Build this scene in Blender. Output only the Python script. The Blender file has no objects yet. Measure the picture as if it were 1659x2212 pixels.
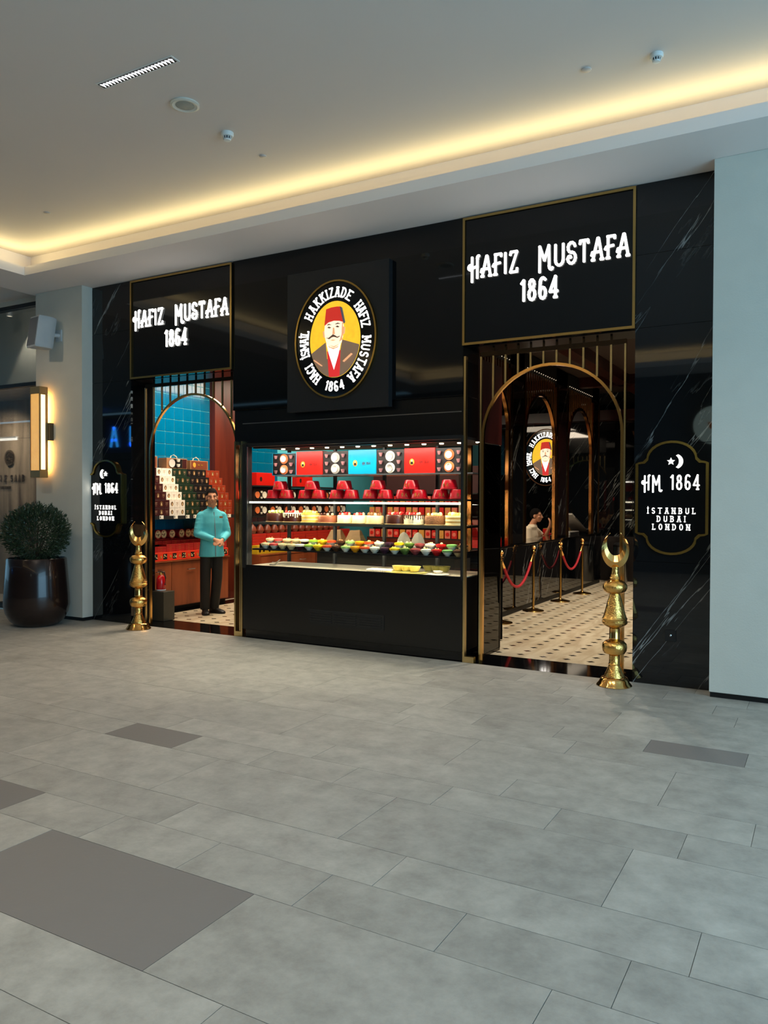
import bpy, bmesh, math, random
from mathutils import Vector, Matrix
random.seed(7)
PI = math.pi
C = bpy.context.scene.collection
SC = bpy.context.scene

# ---------------------------------------------------------------- camera
CAM_F, CAM_YAW, CAM_PITCH, CAM_ROLL, CAM_D = 1689.744, 0.5158627, -0.0159219, 0.0040022, 7.2907
def cam_basis():
    f = Vector((-math.sin(CAM_YAW)*math.cos(CAM_PITCH), math.cos(CAM_YAW)*math.cos(CAM_PITCH), math.sin(CAM_PITCH)))
    r = Vector((math.cos(CAM_YAW), math.sin(CAM_YAW), 0)); u = r.cross(f)
    c, s = math.cos(CAM_ROLL), math.sin(CAM_ROLL)
    return c*r+s*u, -s*r+c*u, f
CR, CU, CF = cam_basis()
CO = Vector((0, -CAM_D, 1.65))
cd = bpy.data.cameras.new('camera'); cam = bpy.data.objects.new('camera', cd); C.objects.link(cam)
cd.sensor_fit = 'HORIZONTAL'; cd.sensor_width = 36; cd.lens = 36*CAM_F/1659; cd.clip_end = 200; cd.clip_start = .05
m = Matrix((CR, CU, -CF)).transposed().to_4x4(); m.translation = CO; cam.matrix_world = m
SC.camera = cam
def at(px, py, ax, val):
    """a point of the photograph on the world plane axis = value"""
    d = CF + CR*((px-829.5)/CAM_F) - CU*((py-1106)/CAM_F)
    return CO + d*((val-CO[ax])/d[ax])

# ---------------------------------------------------------------- world, lights, exposure
w = bpy.data.worlds.new('world'); SC.world = w; w.use_nodes = True
w.node_tree.nodes['Background'].inputs[0].default_value = (.27, .56, .78, 1)
w.node_tree.nodes['Background'].inputs[1].default_value = 1.3
SC.view_settings.view_transform = 'Standard'; SC.view_settings.look = 'None'
SC.view_settings.gamma = 1; SC.view_settings.exposure = -0.04
try: SC.view_settings.use_curve_mapping = False
except Exception: pass

def area(loc, size, power, col, rot=(0, 0, 0), sy=None):
    l = bpy.data.lights.new('area_light', 'AREA'); l.energy = power; l.color = col; l.size = size
    if sy: l.shape = 'RECTANGLE'; l.size_y = sy
    o = bpy.data.objects.new('area_light', l); C.objects.link(o); o.location = loc; o.rotation_euler = rot; return o
def spot(loc, target, power, col, angle=100, blend=1, r=.05):
    l = bpy.data.lights.new('spot_light', 'SPOT'); l.energy = power; l.color = col
    l.spot_size = math.radians(angle); l.spot_blend = blend; l.shadow_soft_size = r
    o = bpy.data.objects.new('spot_light', l); C.objects.link(o); o.location = loc
    o.rotation_euler = (Vector(target)-Vector(loc)).to_track_quat('-Z', 'Y').to_euler(); return o
LED = (1, .84, .40)
area((-4.0, -.66, 4.635), 10.0, 27, LED, (PI+.75, 0, 0), .10)              # cove LED along the shop side
area((-9.14, -5.4, 4.635), .10, 26, LED, (0, PI+.75, 0), 9.4)              # cove LED along the left side
area((-3.0, -10.34, 4.635), 12, 24, LED, (PI, 0, 0), .10)             # cove LED opposite
area((4.6, -5.4, 2.5), 4.4, 430, (.36, .72, 1), (0, PI/2, 0), 7)       # daylight from the atrium at the right end
WARM = (1, .84, .66)
for x in (-12, -8.6, -5.2, -1.8, 1.6):                                # unseen ceiling spots added as general fill, behind the photographer
    for y in (-4.9, -8.2):
        spot((x, y, 4.85), (x, y, 0), (88 if x < -7 else (150 if x < -4 else (215 if x < -1 else 45))), (1, .80, .58) if x < -4 else (1, .87, .68) if x < -1 else (.72, .9, 1), 130)
spot((-4.9, -5.0, 4.8), (-4.7, -.9, 0), 420, (1, .93, .66), 32, .9)
for x in (-6.6, -3.6, -.8): spot((x if x > -6 else -4.6, -4.3, 4.83), (x, -.9, 0), 135, (1, .90, .74), 66, 1)    # unseen spots added to bounce light off the paving onto the soffit
spot((-9.35, -2.6, 4.48), (-9.3, -.2, 2.2), 70, (1, .82, .6), 80, 1, .04)  # unseen spot added to warm the left pier and the bush
# inside the shop
area((-7.2, 1.5, 3.7), 1.1, 150, (1, .83, .62), (0, 0, 0), 2.2)
area((-7.2, 4.4, 3.7), 1.6, 110, (1, .83, .62), (0, 0, 0), 2.4)
for x, y, e_ in ((-2.4, 1.6, 260), (-2.4, 3.2, 280), (-1.6, 4.6, 220), (-2.4, 6.0, 280), (-1.0, 6.4, 160), (-2.6, 8.2, 190)): spot((x, y, 3.86), (x, y, 0), e_, (1, .87, .70), 115, 1, .04)
spot((-4.6, 6.3, 3.55), (-4.8, 6.85, 1), 70, (1, .88, .7), 60)
for y in (.75, 1.3, 1.85): spot((-8.05, y, 3.62), (-8.62, y, 2.9), 22, (.85, .95, 1), 80)

# ---------------------------------------------------------------- materials
_M = {}
def lin(c): return tuple(((v/255)/12.92 if v/255 <= .04045 else ((v/255+.055)/1.055)**2.4) for v in c)
def mat(name, col=(128,)*3, rough=.5, metal=0, emis=None, es=1, noise=.06, nscale=12, bump=0, bscale=60, spec=.5, coat=0, trans=0, ior=1.45, alpha=1):
    if name in _M: return _M[name]
    m = bpy.data.materials.new(name); m.use_nodes = True; nt = m.node_tree; N = nt.nodes; L = nt.links
    b = N['Principled BSDF']; c = lin(col)
    b.inputs['Roughness'].default_value = rough; b.inputs['Metallic'].default_value = metal
    b.inputs['Specular IOR Level'].default_value = spec; b.inputs['Coat Weight'].default_value = coat
    b.inputs['Transmission Weight'].default_value = trans; b.inputs['IOR'].default_value = ior
    b.inputs['Alpha'].default_value = alpha
    tc = N.new('ShaderNodeTexCoord')
    if noise:
        n = N.new('ShaderNodeTexNoise'); n.inputs['Scale'].default_value = nscale; n.inputs['Detail'].default_value = 4
        L.new(tc.outputs['Object'], n.inputs['Vector'])
        r = N.new('ShaderNodeMixRGB'); r.inputs[1].default_value = (*[v*(1-noise) for v in c], 1); r.inputs[2].default_value = (*[min(1, v*(1+noise)) for v in c], 1)
        L.new(n.outputs['Fac'], r.inputs[0]); L.new(r.outputs[0], b.inputs['Base Color'])
    else: b.inputs['Base Color'].default_value = (*c, 1)
    if emis: b.inputs['Emission Color'].default_value = (*lin(emis), 1); b.inputs['Emission Strength'].default_value = es
    if bump:
        n2 = N.new('ShaderNodeTexNoise'); n2.inputs['Scale'].default_value = bscale; n2.inputs['Detail'].default_value = 3
        L.new(tc.outputs['Object'], n2.inputs['Vector'])
        bp = N.new('ShaderNodeBump'); bp.inputs['Strength'].default_value = bump; bp.inputs['Distance'].default_value = .01
        L.new(n2.outputs['Fac'], bp.inputs['Height']); L.new(bp.outputs[0], b.inputs['Normal'])
    _M[name] = m; return m

def glass(name, tint=(1, 1, 1), refl=1.0, rough=0.0):
    """thin sheet: mostly clear with a fresnel mirror reflection"""
    if name in _M: return _M[name]
    m = bpy.data.materials.new(name); m.use_nodes = True; nt = m.node_tree; N = nt.nodes; L = nt.links
    N.remove(N['Principled BSDF']); out = N['Material Output']
    t = N.new('ShaderNodeBsdfTransparent'); t.inputs[0].default_value = (*tint, 1)
    g = N.new('ShaderNodeBsdfGlossy'); g.inputs['Roughness'].default_value = rough
    n = N.new('ShaderNodeTexNoise'); n.inputs['Scale'].default_value = 3
    mx = N.new('ShaderNodeMixShader'); f = N.new('ShaderNodeFresnel'); f.inputs[0].default_value = 1.25
    mu = N.new('ShaderNodeMath'); mu.operation = 'MULTIPLY'; mu.inputs[1].default_value = refl
    ad = N.new('ShaderNodeMath'); ad.operation = 'MULTIPLY_ADD'; ad.inputs[1].default_value = .004
    L.new(n.outputs['Fac'], ad.inputs[0]); L.new(f.outputs[0], mu.inputs[0]); L.new(mu.outputs[0], ad.inputs[2])
    L.new(ad.outputs[0], mx.inputs[0]); L.new(t.outputs[0], mx.inputs[1]); L.new(g.outputs[0], mx.inputs[2]); L.new(mx.outputs[0], out.inputs[0])
    _M[name] = m; return m

def marble(name, axis):
    """black stone with sparse white veins running up to the right; axis = direction that is 'right' on the face"""
    if name in _M: return _M[name]
    m = bpy.data.materials.new(name); m.use_nodes = True; nt = m.node_tree; N = nt.nodes; L = nt.links
    b = N['Principled BSDF']; b.inputs['Roughness'].default_value = .025; b.inputs['Specular IOR Level'].default_value = .55
    tc = N.new('ShaderNodeNewGeometry'); sx = N.new('ShaderNodeSeparateXYZ'); L.new(tc.outputs['Position'], sx.inputs[0])
    a = sx.outputs[axis]; z = sx.outputs[2]
    def mth(op, p, q=None, r=None):
        n = N.new('ShaderNodeMath'); n.operation = op
        for i, v in enumerate((p, q, r)):
            if v is None: continue
            if isinstance(v, (int, float)): n.inputs[i].default_value = v
            else: L.new(v, n.inputs[i])
        return n.outputs[0]
    u = mth('SUBTRACT', mth('MULTIPLY', a, .82), mth('MULTIPLY', z, .57))     # across the veins
    v = mth('ADD', mth('MULTIPLY', a, .57), mth('MULTIPLY', z, .82))          # along them
    def vein(us, vs, seed, w, gate):
        cb = N.new('ShaderNodeCombineXYZ'); L.new(mth('MULTIPLY', u, us), cb.inputs[0]); L.new(mth('MULTIPLY', v, vs), cb.inputs[1]); cb.inputs[2].default_value = seed
        n = N.new('ShaderNodeTexNoise'); n.inputs['Scale'].default_value = 1; n.inputs['Detail'].default_value = 7; n.inputs['Roughness'].default_value = .55
        L.new(cb.outputs[0], n.inputs['Vector'])
        line = mth('SUBTRACT', 1.0, mth('DIVIDE', mth('ABSOLUTE', mth('SUBTRACT', n.outputs['Fac'], .5)), w))
        line = mth('MAXIMUM', line, 0.0)
        n2 = N.new('ShaderNodeTexNoise'); n2.inputs['Scale'].default_value = 1.6; L.new(tc.outputs['Position'], n2.inputs['Vector'])
        g = mth('MULTIPLY', mth('MAXIMUM', mth('SUBTRACT', n2.outputs['Fac'], gate), 0.0), 6.0)
        return mth('MINIMUM', mth('MULTIPLY', line, g), 1.0)
    f = mth('ADD', mth('MULTIPLY', vein(1.9, .14, 2.3, .0042, .38), .7), mth('MULTIPLY', vein(4.5, .6, 9.1, .010, .55), .45))
    mx = N.new('ShaderNodeMixRGB'); mx.inputs[1].default_value = (.0035, .0042, .0055, 1); mx.inputs[2].default_value = (.34, .36, .36, 1)
    L.new(mth('MINIMUM', f, 1.0), mx.inputs[0]); L.new(mx.outputs[0], b.inputs['Base Color'])
    _M[name] = m; return m

def stone_floor(name, plain=False):
    if name in _M: return _M[name]
    m = bpy.data.materials.new(name); m.use_nodes = True; nt = m.node_tree; N = nt.nodes; L = nt.links
    b = N['Principled BSDF']; b.inputs['Roughness'].default_value = .46; b.inputs['Specular IOR Level'].default_value = .35
    g = N.new('ShaderNodeNewGeometry'); oi = N.new('ShaderNodeObjectInfo')
    ad = N.new('ShaderNodeVectorMath'); ad.operation = 'MULTIPLY_ADD'; ad.inputs[1].default_value = (9, 9, 9); mr = N.new('ShaderNodeMath'); mr.operation = 'MULTIPLY_ADD'; mr.inputs[1].default_value = .16; mr.inputs[2].default_value = .92
    cb = N.new('ShaderNodeCombineXYZ'); L.new(oi.outputs['Random'], cb.inputs[0]); L.new(oi.outputs['Random'], cb.inputs[2])
    L.new(cb.outputs[0], ad.inputs[0]); L.new(g.outputs['Position'], ad.inputs[2])
    n = N.new('ShaderNodeTexNoise'); n.inputs['Scale'].default_value = 5.5; n.inputs['Detail'].default_value = 10; n.inputs['Roughness'].default_value = .7
    L.new(ad.outputs[0], n.inputs['Vector'])
    r = N.new('ShaderNodeValToRGB'); e = r.color_ramp.elements
    if plain:
        e[0].color = (.20, .183, .172, 1); e[1].color = (.215, .197, .185, 1)
    else:
        e[0].position = .30; e[0].color = (.27, .258, .232, 1); e[1].position = .72; e[1].color = (.455, .437, .395, 1)
        k = r.color_ramp.elements.new(.5); k.color = (.36, .346, .312, 1)
    L.new(n.outputs['Fac'], r.inputs[0]); L.new(oi.outputs['Random'], mr.inputs[0])
    vm_ = N.new('ShaderNodeVectorMath'); vm_.operation = 'SCALE'; L.new(r.outputs[0], vm_.inputs[0]); L.new(mr.outputs[0], vm_.inputs['Scale']); L.new(vm_.outputs[0], b.inputs['Base Color'])
    n3 = N.new('ShaderNodeTexNoise'); n3.inputs['Scale'].default_value = 45; n3.inputs['Detail'].default_value = 4; L.new(ad.outputs[0], n3.inputs['Vector'])
    bp = N.new('ShaderNodeBump'); bp.inputs['Strength'].default_value = .05 if plain else .16; bp.inputs['Distance'].default_value = .01
    L.new(n3.outputs['Fac'], bp.inputs['Height']); L.new(bp.outputs[0], b.inputs['Normal'])
    _M[name] = m; return m

def streaks(name, c0, c1, axis_scale, rough=.4, spec=.4, emis=0, det=5):
    """wood grain / travertine: noise stretched along one axis between two colours"""
    if name in _M: return _M[name]
    m = bpy.data.materials.new(name); m.use_nodes = True; nt = m.node_tree; N = nt.nodes; L = nt.links
    b = N['Principled BSDF']; b.inputs['Roughness'].default_value = rough; b.inputs['Specular IOR Level'].default_value = spec
    g = N.new('ShaderNodeNewGeometry'); mp = N.new('ShaderNodeMapping'); mp.inputs['Scale'].default_value = axis_scale
    L.new(g.outputs['Position'], mp.inputs['Vector'])
    n = N.new('ShaderNodeTexNoise'); n.inputs['Scale'].default_value = 1; n.inputs['Detail'].default_value = det; n.inputs['Distortion'].default_value = .6
    L.new(mp.outputs[0], n.inputs['Vector'])
    r = N.new('ShaderNodeValToRGB'); e = r.color_ramp.elements; e[0].position = .35; e[0].color = (*lin(c0), 1); e[1].position = .65; e[1].color = (*lin(c1), 1)
    L.new(n.outputs['Fac'], r.inputs[0]); L.new(r.outputs[0], b.inputs['Base Color'])
    _M[name] = m; return m

MARB = marble('black_marble', 0); MARBY = marble('black_marble_side', 1)
GLASSBLK = mat('black_glass_panel', (9, 9, 10), .035, spec=.5, noise=.1, nscale=2)
SATBLK = mat('satin_black', (8, 8, 9), .28, noise=.1)
MATBLK = mat('matt_black', (12, 12, 13), .6, noise=.1)
PLASTER = mat('grey_plaster', (206, 202, 190), .85, noise=.05, nscale=5, bump=.12, bscale=90, spec=.2)
CEIL = mat('ceiling_paint', (214, 206, 200), .9, noise=.02, nscale=1.2, spec=.2)
BRASS = mat('polished_brass', (238, 184, 108), .15, 1, noise=.05, nscale=5)
BRASSD = mat('brushed_brass', (176, 146, 92), .3, 1, noise=.06, nscale=30)
HAMMER = mat('hammered_brass', (242, 188, 104), .14, 1, noise=.06, bump=.45, bscale=70)
GLOW = mat('lit_letter_face', (255, 255, 255), .5, emis=(255, 250, 240), es=1.6, noise=0)
DWOOD = streaks('dark_mahogany', (34, 9, 7), (58, 18, 13), (4, 4, .7), .3)
WOOD = streaks('mahogany', (66, 20, 12), (104, 38, 22), (4, 4, .7), .32)
CABW = streaks('cabinet_wood', (112, 52, 26), (146, 74, 40), (5, 5, .8), .34)
TEAL = mat('teal_glazed_tile', (0, 104, 142), .12, noise=.3, nscale=5, coat=.5)
TEALG = mat('teal_grout', (90, 190, 205), .7)
STEEL = mat('brushed_steel', (150, 150, 150), .3, 1, noise=.05)
WHITEP = mat('white_plastic', (215, 218, 216), .5, noise=.02)
CLEAR = glass('clear_glass', (.97, .98, .98), .8)
CASEGL = glass('case_glass', (.96, .97, .97), .45)
SMOKE = glass('smoked_glass', (.30, .27, .27), 1.4)

# ---------------------------------------------------------------- mesh helpers
ORG = {}
def org(o):
    while o is not None:
        if o.name in ORG: return ORG[o.name]
        o = o.parent
    return Vector((0, 0, 0))
class MB:
    def __init__(s): s.v = []; s.f = []
    def add(s, vs, fs):
        k = len(s.v); s.v += [tuple(v) for v in vs]; s.f += [tuple(i+k for i in f) for f in fs]; return s
    def box(s, x0, x1, y0, y1, z0, z1, b=0):
        if b:
            pts = []
            for z, i in ((z0, b), (z0+b, 0), (z1-b, 0), (z1, b)):
                pts.append([(x0+i, y0+i, z), (x1-i, y0+i, z), (x1-i, y1-i, z), (x0+i, y1-i, z)])
            vs = sum(pts, []); fs = [(3, 2, 1, 0), (12, 13, 14, 15)]
            for k in range(3):
                for j in range(4): fs.append((k*4+j, k*4+(j+1) % 4, k*4+4+(j+1) % 4, k*4+4+j))
            return s.add(vs, fs)
        return s.add([(x0, y0, z0), (x1, y0, z0), (x1, y1, z0), (x0, y1, z0), (x0, y0, z1), (x1, y0, z1), (x1, y1, z1), (x0, y1, z1)],
                     [(0, 3, 2, 1), (4, 5, 6, 7), (0, 1, 5, 4), (1, 2, 6, 5), (2, 3, 7, 6), (3, 0, 4, 7)])
    def prism(s, pts, ax, a0, a1):
        """polygon pts in the two other axes (order: for y: (x,z); for x: (y,z); for z: (x,y)) extruded a0..a1"""
        def P(p, a): return (p[0], a, p[1]) if ax == 1 else ((a, p[0], p[1]) if ax == 0 else (p[0], p[1], a))
        n = len(pts); s.add([P(p, a0) for p in pts]+[P(p, a1) for p in pts],
              [tuple(range(n))[::(1 if ax == 1 else -1)], tuple(range(n, 2*n))[::(-1 if ax == 1 else 1)]]+[(i, (i+1) % n, n+(i+1) % n, n+i)[::(-1 if ax == 1 else 1)] for i in range(n)])
        return s
    def lathe(s, prof, c=(0, 0, 0), seg=24, ax=2):
        k = len(s.v); n = len(prof)
        for r, z in prof:
            for j in range(seg):
                a = 2*PI*j/seg; x, y = r*math.cos(a), r*math.sin(a)
                p = (x, y, z) if ax == 2 else ((x, z, y) if ax == 1 else (z, x, y))
                s.v.append((c[0]+p[0], c[1]+p[1], c[2]+p[2]))
        for i in range(n-1):
            for j in range(seg): s.f.append((k+i*seg+j, k+i*seg+(j+1) % seg, k+(i+1)*seg+(j+1) % seg, k+(i+1)*seg+j))
        s.f.append(tuple(k+j for j in range(seg))[::-1]); s.f.append(tuple(k+(n-1)*seg+j for j in range(seg))); return s
    def tube(s, pts, r, seg=8, cap=True, squash=None):
        """chain of rings through pts; r number or list; squash (vector, factor) flattens the section"""
        pts = [Vector(p) for p in pts]; n = len(pts); rs = r if isinstance(r, (list, tuple)) else [r]*n
        k = len(s.v); ref = None
        for i, p in enumerate(pts):
            t = (pts[min(i+1, n-1)]-pts[max(i-1, 0)])
            t = t.normalized() if t.length > 1e-9 else Vector((0, 0, 1))
            if ref is None: ref = Vector((0, 0, 1)) if abs(t.z) < .9 else Vector((0, 1, 0))
            a = t.cross(ref); a = a.normalized() if a.length > 1e-6 else t.orthogonal().normalized(); b = t.cross(a).normalized(); ref = -b if False else ref
            for j in range(seg):
                an = 2*PI*j/seg; q = a*math.cos(an)+b*math.sin(an)
                q = q*rs[i]
                if squash: q = q-squash[0]*q.dot(squash[0])*(1-squash[1])
                s.v.append(tuple(p+q))
        for i in range(n-1):
            for j in range(seg): s.f.append((k+i*seg+j, k+i*seg+(j+1) % seg, k+(i+1)*seg+(j+1) % seg, k+(i+1)*seg+j))
        if cap: s.f.append(tuple(k+j for j in range(seg))[::-1]); s.f.append(tuple(k+(n-1)*seg+j for j in range(seg)))
        return s
    def ball(s, c, r, seg=12, rings=8, R=None):
        rx, ry, rz = r if isinstance(r, (list, tuple)) else (r, r, r); k = len(s.v); c = Vector(c)
        for i in range(rings+1):
            ph = PI*i/rings
            for j in range(seg):
                a = 2*PI*j/seg; q = Vector((rx*max(math.sin(ph), .02)*math.cos(a), ry*max(math.sin(ph), .02)*math.sin(a), -rz*math.cos(ph)))
                if R: q = R @ q
                s.v.append(tuple(c+q))
        for i in range(rings):
            for j in range(seg): s.f.append((k+i*seg+j, k+i*seg+(j+1) % seg, k+(i+1)*seg+(j+1) % seg, k+(i+1)*seg+j))
        s.f.append(tuple(k+j for j in range(seg))[::-1]); s.f.append(tuple(k+rings*seg+j for j in range(seg))); return s
    def xform(s, f): s.v = [tuple(f(Vector(v))) for v in s.v]; return s
    def build(s, name, m, parent=None, smooth=False, label=None, stuff=False, bev=0):
        me = bpy.data.meshes.new(name); o3 = org(parent) if parent else Vector((0, 0, 0))
        me.from_pydata([(v[0]-o3.x, v[1]-o3.y, v[2]-o3.z) for v in s.v], [], s.f)
        bm = bmesh.new(); bm.from_mesh(me); bmesh.ops.recalc_face_normals(bm, faces=bm.faces)
        if bev: bmesh.ops.bevel(bm, geom=list(bm.edges), offset=bev, segments=1, affect='EDGES', profile=.5)
        bm.to_mesh(me); bm.free()
        me.materials.append(m)
        if smooth:
            for p in me.polygons: p.use_smooth = True
            try: me.set_sharp_from_angle(angle=math.radians(38))
            except Exception: pass
        o = bpy.data.objects.new(name, me); C.objects.link(o)
        if parent: o.parent = parent
        if label: o['label'] = label
        if stuff: o['kind'] = 'stuff'
        return o
def tag(o, label, cat, group=None, kind=None):
    o['label'] = label; o['category'] = cat
    if group: o['group'] = group
    if kind: o['kind'] = kind
    return o
def thing(name, label, cat, loc=(0, 0, 0), group=None):
    o = bpy.data.objects.new(name, None); C.objects.link(o); o.location = loc; o.empty_display_size = .1
    ORG[o.name] = Vector(loc); return tag(o, label, cat, group)
def struct(o, label=None):
    o['kind'] = 'structure'
    if label: o['label'] = label
    return o
def copy_tree(o, parent=None):
    c = o.copy(); C.objects.link(c)
    if parent: c.parent = parent
    for ch in list(o.children): copy_tree(ch, c)
    return c
def copy_thing(o, loc, label, rz=None):
    c = copy_tree(o); c.location = loc; c['label'] = label
    if rz is not None: c.rotation_euler.z = rz
    return c
def inst(src, parent, loc, rz=None, m=None, label=None):
    c = src.copy(); C.objects.link(c); c.parent = parent; c.location = loc
    if rz is not None: c.rotation_euler.z = rz
    if label: c['label'] = label
    return c

# ---------------------------------------------------------------- stroke lettering
def arc(cx, cy, rx, ry, a0, a1, n=8): return [(cx+rx*math.cos(math.radians(a0+(a1-a0)*i/n)), cy+ry*math.sin(math.radians(a0+(a1-a0)*i/n))) for i in range(n+1)]
GL = {
 'A': (.5, [[(.0, 0), (.22, 1)], [(.28, 1), (.5, 0)], [(.22, 1), (.28, 1)], [(.09, .33), (.41, .33)]]),
 'B': (.46, [[(0, 0), (0, 1)], [(0, 1)]+arc(.2, .76, .22, .24, 90, -90, 6)+[(0, .52)], [(0, .52)]+arc(.22, .26, .24, .26, 90, -90, 6)+[(0, 0)]]),
 'C': (.46, [arc(.25, .5, .25, .5, 40, 320, 12)]),
 'D': (.48, [[(0, 0), (0, 1)], [(0, 1)]+arc(.16, .5, .32, .5, 90, -90, 8)+[(0, 0)]]),
 'E': (.42, [[(0, 0), (0, 1)], [(0, 1), (.42, 1)], [(0, .5), (.34, .5)], [(0, 0), (.42, 0)]]),
 'F': (.40, [[(0, 0), (0, 1)], [(0, 1), (.4, 1)], [(0, .52), (.32, .52)]]),
 'H': (.46, [[(0, 0), (0, 1)], [(.46, 0), (.46, 1)], [(0, .5), (.46, .5)]]),
 'I': (.06, [[(.03, 0), (.03, 1)]]),
 '\u0130': (.06, [[(.03, 0), (.03, 1)], [(.03, 1.22), (.03, 1.26)]]),
 'K': (.46, [[(0, 0), (0, 1)], [(.44, 1), (.02, .45)], [(.16, .6), (.46, 0)]]),
 'L': (.4, [[(0, 1), (0, 0)], [(0, 0), (.4, 0), (.4, .14)]]),
 'M': (.6, [[(0, 0), (0, 1)], [(0, 1), (.3, .3), (.6, 1)], [(.6, 1), (.6, 0)]]),
 'N': (.48, [[(0, 0), (0, 1)], [(0, 1), (.48, 0)], [(.48, 0), (.48, 1)]]),
 'O': (.5, [arc(.25, .5, .25, .5, 0, 360, 14)]),
 'R': (.46, [[(0, 0), (0, 1)], [(0, 1)]+arc(.2, .75, .22, .25, 90, -90, 6)+[(0, .5)], [(.2, .5), (.46, 0)]]),
 'S': (.44, [arc(.22, .75, .21, .25, 30, 270, 8)+arc(.22, .25, .22, .25, 90, -150, 8)]),
 'T': (.46, [[(.23, 0), (.23, 1)], [(0, 1), (.46, 1)]]),
 'U': (.46, [[(0, 1), (0, .26)]+arc(.23, .26, .23, .26, 180, 360, 8)+[(.46, 1)]]),
 'W': (.7, [[(0, 1), (.17, 0), (.35, .8), (.53, 0), (.7, 1)]]),
 'Z': (.44, [[(0, 1), (.44, 1), (0, 0), (.44, 0)]]),
 'l': (.1, [[(.0, 1), (.0, .1)]+arc(.08, .1, .08, .1, 180, 270, 3)+[(.2, 0)]]),
 '1': (.16, [[(0, .82), (.14, 1), (.14, 0)]]),
 '8': (.42, [arc(.21, .75, .17, .24, 0, 360, 10), arc(.21, .26, .21, .26, 0, 360, 12)]),
 '6': (.42, [arc(.23, .78, .19, .22, 40, 180, 6)+[(.02, .3)]+arc(.21, .27, .19, .27, 180, 540, 12)]),
 '4': (.46, [[(.36, 0), (.36, 1), (0, .3), (.46, .3)]]),
 # display forms with swashes for the shop name
 'H*': (.46, [[(.1, -.2), (.1, .98)], [(.4, -.04), (.4, .90)]+arc(.48, .92, .08, .1, 180, 70, 4), arc(.0, .50, .10, .11, 60, 270, 7)+[(.1, .46), (.4, .52)]]),
 'M*': (.62, [[(.02, -.2), (.02, .98)], [(.02, .98), (.27, .32), (.5, .98)], [(.5, .98), (.52, .05)]+arc(.62, .02, .1, .15, 180, 330, 5)]),
 'A*': (.46, [[(.0, 0), (.24, 1)], [(.28, 1), (.46, 0)], [(.24, 1), (.28, 1)], [(-.06, .22), (-.02, .36), (.4, .36)], [(-.05, 0), (.08, 0)], [(.38, 0), (.52, 0)]]),
 'F*': (.34, [[(.06, 0), (.06, 1)], [(.02, 1), (.38, 1), (.38, .88)], [(-.08, .42), (-.02, .52), (.32, .56)], [(-.02, 0), (.14, 0)]]),
 'I*': (.1, [[(.05, 0), (.05, 1)]]),
 'Z*': (.36, [[(.0, .86), (.03, 1), (.36, 1), (0, 0), (.36, 0), (.37, .16)]]),
 'S*': (.4, [arc(.2, .76, .18, .24, 10, 265, 8)+arc(.2, .27, .2, .27, 80, -170, 9)+arc(.1, .28, .07, .08, 180, 0, 4)]),
 'T*': (.42, [[(.21, 0), (.21, 1)], [(0, .86), (.02, 1), (.4, 1), (.42, .86)]]),
 'U*': (.4, [[(0, 1), (0, .26)]+arc(.2, .26, .2, .26, 180, 360, 8)+[(.4, 1)]]),
 '1*': (.14, [[(-.04, .84), (.1, 1), (.1, 0)]]),
 '8*': (.36, [arc(.18, .77, .13, .21, 0, 360, 10), arc(.18, .27, .17, .27, 0, 360, 12)]),
 '6*': (.36, [[(.34, .9)]+arc(.2, .76, .15, .24, 60, 180, 6)+[(.02, .3)]+arc(.19, .27, .16, .27, 180, 540, 12)]),
 '4*': (.4, [[(.3, 0), (.3, 1), (0, .28), (.42, .28)], [(.22, 0), (.38, 0)]]),
}
def stroke_mesh(polys, P, t, depth, serif=0):
    """P maps glyph (u,v) -> (x,z) on the face, t = half stroke; face at y=0 extruded to -depth; returns MB around y plane"""
    mb = MB()
    def seg(a, b):
        d = (b-a); L = d.length
        if L < 1e-6: d = Vector((1, 0)); L = 0
        else: d = d/L
        n = Vector((-d.y, d.x)); c = .55*t
        pts = [a-d*t*.7+n*c, a-d*t*.7-n*c, a-d*t*.3-n*t, b+d*t*.3-n*t, b+d*t*.7-n*c, b+d*t*.7+n*c, b+d*t*.3+n*t, a-d*t*.3+n*t]
        mb.prism([(p.x, p.y) for p in pts], 1, -depth, 0)
    for pl in polys:
        q = [Vector(P(u, v)) for u, v in pl]
        for i in range(len(q)-1): seg(q[i], q[i+1])
        if serif:
            for (u, v) in (pl[0], pl[-1]):
                if v in (0, 1) and len(pl) == 2: seg(Vector(P(u-serif, v)), Vector(P(u+serif, v)))
    return mb
def letter(ch, x, z, y, h, t, depth, m, parent, ang=0, serif=0, wf=1, name='letter', back=None):
    wd, polys = GL[ch]; ca, sa = math.cos(ang), math.sin(ang)
    P = lambda u, v: (x+(u*h*wf)*ca-(v*h)*sa, z+(u*h*wf)*sa+(v*h)*ca)
    mb = stroke_mesh(polys, P, t, depth, serif); mb.xform(lambda v: Vector((v.x, v.y+y, v.z)))
    return mb.build(name, m, parent)
def line_width(s, h, gap, wf=1, sp=.35): return sum((GL[c][0]*h*wf if c != ' ' else sp*h)+gap for c in s)-gap
def text(s, xc, z, y, h, t, m, parent, depth=.02, gap=.05, serif=0, wf=1, sp=.35, name='letter'):
    """s: list of glyph keys"""
    x = xc-line_width(s, h, gap, wf, sp)/2
    for c in s:
        if c == ' ': x += sp*h+gap; continue
        letter(c, x, z, y, h, t, depth, m, parent, 0, serif, wf, name); x += GL[c][0]*h*wf+gap

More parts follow.
